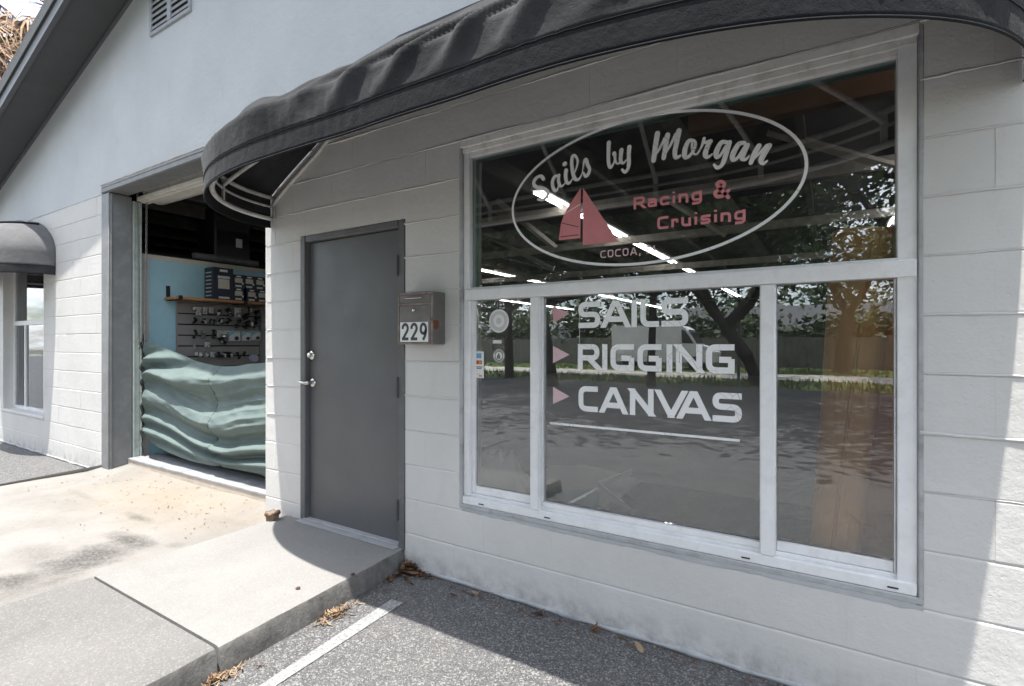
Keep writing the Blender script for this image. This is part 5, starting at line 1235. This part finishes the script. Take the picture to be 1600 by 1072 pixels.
# fence, houses, van and pole across the lot
M_fence = mat('weathered fence board', (.20, .185, .165), .85, var=.25, vs=5, stretch=(3, 1, .2), bump=.004, bs=20)
fe = thing('board_fence', 'weathered grey board fence across the car park, reflected in the window', 'fence', (-10, -27, 0))
FY = -27.5; rnd = random.Random(9); board = MB(); board.box(0, .138, 0, .02, .03, 1.62, .003); bme = board.mesh('board', M_fence)
for i in range(250):
    o = bpy.data.objects.new('board', bme); C.objects.link(o); o.parent = fe; o.matrix_parent_inverse = WORLD_INV(fe); o.location = (-27+i*.145, FY+rnd.uniform(-.006, .006), rnd.uniform(-.03, .03)); o.rotation_euler = (0, rnd.gauss(0, .006), 0)
m = MB()
for x0_, n_ in ((-60, 227), (9.3, 150)):
    for i in range(n_): m.box(x0_+i*.145, x0_+i*.145+.138, FY, FY+.02, .03, 1.62+rnd.uniform(-.03, .03))
m.build('far_board', M_fence, fe, kind='stuff')
for z in (.4, 1.35): m = MB(); m.box(-60, 31, FY-.06, FY-.012, z, z+.09); m.build('rail', M_fence, fe)
for i in range(36): m = MB(); m.box(-60+i*2.5, -60+i*2.5+.1, FY-.17, FY-.062, -.1, 1.7); m.build('post', M_fence, fe)
def house(name, label, x0, x1, y0, y1, wh, rh, wm, rm, wins, axis='x'):
    t_ = thing(name, label, 'house', ((x0+x1)/2, y1, 0))
    m = MB(); m.box(x0, x1, y0, y1, -.05, wh)
    if axis == 'x': m.prism([(y0, wh), (y1, wh), ((y0+y1)/2, wh+rh)], x0, x1, 'x')
    else: m.prism([(x0, wh), (x1, wh), ((x0+x1)/2, wh+rh)], y0, y1, 'y')
    m.build('wall', wm, t_)
    m = MB(); ov = .4; th = .14
    if axis == 'x':
        yc = (y0+y1)/2; k = rh/((y1-y0)/2)
        for s_, ye in ((-1, y0), (1, y1)): m.prism([(ye+s_*ov, wh-k*ov+.02), (yc, wh+rh+.02), (yc, wh+rh+.02+th), (ye+s_*ov, wh-k*ov+.02+th)], x0-ov, x1+ov, 'x')
    else:
        xc = (x0+x1)/2; k = rh/((x1-x0)/2)
        for s_, xe in ((-1, x0), (1, x1)): m.prism([(xe+s_*ov, wh-k*ov+.02), (xc, wh+rh+.02), (xc, wh+rh+.02+th), (xe+s_*ov, wh-k*ov+.02+th)], y0-ov, y1+ov, 'y')
    m.build('roof', rm, t_)
    m = MB(); m.box(x0-ov, x1+ov, y1+ov, y1+ov+.03, wh-.22, wh-.02); m.build('fascia', M_alu, t_)
    for (a, b, c_, d_) in wins:
        m = MB(); m.box(a-.06, b+.06, y1+.001, y1+.05, c_-.06, d_+.06, .01); f_ = m.build('window', M_alu, t_)
        m = MB(); m.box(a, b, y1+.04, y1+.056, c_, d_); m.build('window_pane', mat('dark window pane', (.03, .035, .04), .1) if 'dark window pane' not in bpy.data.materials else bpy.data.materials['dark window pane'], f_)
M_hw1 = mat('grey house wall', (.33, .34, .35), .8); M_hr1 = mat('grey shingle', (.12, .12, .125), .9, var=.2, vs=8)
house('grey_house', 'low grey house with pale eaves behind the fence', -8.5, 6.0, -40, -33, 2.3, 1.4, M_hw1, M_hr1, [(-6, -4.5, .9, 1.9), (-1, .6, .9, 1.9), (3, 4.2, .9, 1.9)])
M_hw2 = mat('orange stucco', (.55, .27, .12), .8); M_hr2 = mat('brown shingle', (.16, .12, .10), .9, var=.2, vs=8)
house('orange_house', 'orange stucco building with a flat gable beyond the fence end', 12.5, 21, -52, -42, 4.2, 1.2, M_hw2, M_hr2, [(14, 15, 1.2, 3.4), (17, 18.5, 1.0, 2.4)], 'y')
house('long_shed', 'long pale metal shed roof low behind the fence, far left', -46, -20, -42, -36, 2.2, .8, mat('pale metal wall', (.42, .43, .43), .6), mat('pale metal roof', (.22, .225, .23), .7), [(-40, -38.5, .8, 1.7), (-30, -28.5, .8, 1.7)])
M_van = mat('white van paint', (.80, .80, .80), .3); M_vg = mat('dark van glass', (.03, .035, .04), .08)
p = sg(1105, 566); vx, vy = p.x, -24.2
vn = thing('white_van', 'white delivery van parked by the fence, reflected behind RIGGING', 'van', (vx, vy, 0))
m = MB(); m.prism([(-2.5, .38), (2.5, .38), (2.55, .9), (2.35, 1.15), (1.75, 1.25), (1.25, 2.05), (1.0, 2.2), (-2.4, 2.25), (-2.52, 2.1)], -.95, .95); 
for i_ in range(len(m.v)): m.v[i_] = (m.v[i_][0]+vx, m.v[i_][1]+vy, m.v[i_][2])
soft(m.build('van_body', M_van, vn), 30)
for s_ in (-1, 1):
    m = MB(); m.prism([(1.05, 1.28), (1.62, 1.28), (1.2, 1.95), (1.05, 1.98)], vy+s_*.952, vy+s_*.965)
    for i_ in range(len(m.v)): m.v[i_] = (m.v[i_][0]+vx, m.v[i_][1], m.v[i_][2])
    m.build('side_glass', M_vg, vn)
    for xx in (-1.6, 1.65):
        m = MB(); m.lathe([(0, -.1), (.2, -.11), (.33, -.1), (.34, 0), (.33, .1), (.2, .11), (0, .1)], (vx+xx, vy+s_*.86, .34), 20, RX); wh_ = m.build('wheel', M_black, vn, smooth=True)
        m = MB(); m.lathe([(0, 0), (.19, 0), (.17, .02), (0, .025)], (vx+xx, vy+s_*.96, .34), 16, Matrix.Rotation(R(90)*-s_*-1, 3, 'X')); m.build('rim', M_steel, wh_)
m = MB(); m.prism([(1.70, 1.30), (1.30, 1.98), (1.31, 2.0), (1.73, 1.31)], vy-.8, vy+.8)
for i_ in range(len(m.v)): m.v[i_] = (m.v[i_][0]+vx+.03, m.v[i_][1], m.v[i_][2])
m.build('windscreen', M_vg, vn)
p = sg(1155, 597); m = MB(); m.tube([(p.x, p.y, -.1), (p.x, p.y, 3.6), (p.x, p.y, 6.4)], [.05, .045, .035], 8); ps = thing('metal_pole', 'slender metal pole standing on the verge beside the leaning oak', 'pole', (p.x, p.y, 0)); m.build('pole', mat('dull pole', (.14, .14, .14), .6), ps)
m = MB(); m.tube([(p.x, p.y, 6.3), (p.x+.4, p.y, 6.5), (p.x+.9, p.y, 6.5)], .03, 6); m.build('pole_arm', bpy.data.materials['dull pole'], ps)

# ================================================================== PALM behind the roof edge
hub = Vector((-12.95, 1.2, 7.15))
pm = thing('cabbage_palm', 'cabbage palm with brown hanging dead fronds behind the roof edge', 'palm', (hub.x, hub.y, 0))
m = MB(); m.tube([(hub.x-.3, hub.y+.2, -.1), (hub.x-.1, hub.y+.1, 4), hub], [.24, .2, .2], 12); m.build('trunk', M_bark, pm)
M_dead = [mat('dead frond tan', (.27, .175, .105), .8, var=.25, vs=8), mat('dead frond brown', (.16, .095, .06), .8, var=.3, vs=8)]; M_pg = mat('palm green', (.10, .20, .05), .5, var=.3, vs=5)
def frond(m, az, el, L_, rnd, droop, nb=26):
    d = Vector((math.cos(az)*math.cos(el), math.sin(az)*math.cos(el), math.sin(el))); pts = []
    for i in range(8):
        u = i/7; pts.append(hub+d*L_*.55*u+Vector((0, 0, -droop*u*u)))
    m.tube(pts, [.022*(1-.5*i/7) for i in range(8)], 5)
    c = pts[-1]; t_ = (pts[-1]-pts[-2]).normalized(); sd = t_.cross(Vector((0, 0, 1))).normalized(); up = sd.cross(t_)
    for k in range(nb):
        a = R(-115+230*k/(nb-1)); dv = (t_*math.cos(a)+sd*math.sin(a)+up*rnd.gauss(.1, .12)).normalized(); l_ = L_*.5*rnd.uniform(.8, 1.1)*(1-.25*abs(a)/2)
        w_ = (dv.cross(up)).normalized()*.018; V = [c-w_, c+w_]
        for u in (.35, .7): q = c+dv*l_*u+Vector((0, 0, -droop*.55*u*u-l_*.1*u*u)); V += [q-w_*1.3*(1-u*.6), q+w_*1.3*(1-u*.6)]
        V.append(c+dv*l_+Vector((rnd.gauss(0, .05), rnd.gauss(0, .05), -droop*.6-l_*.25)))
        m.add(V, [(0, 1, 3, 2), (2, 3, 5, 4), (4, 5, 6)])
rnd = random.Random(31)
for k in range(60):
    m = MB(); frond(m, rnd.uniform(0, 6.28), rnd.uniform(-.9, 1.15), rnd.uniform(1.5, 2.4), rnd, rnd.uniform(.15, .8)); m.build('dead_frond', M_dead[k % 2], pm)
for k in range(5):
    m = MB(); frond(m, rnd.uniform(2.6, 4.4), rnd.uniform(-.45, -.1), rnd.uniform(1.5, 2.2), rnd, .4); m.build('green_frond', M_pg, pm)
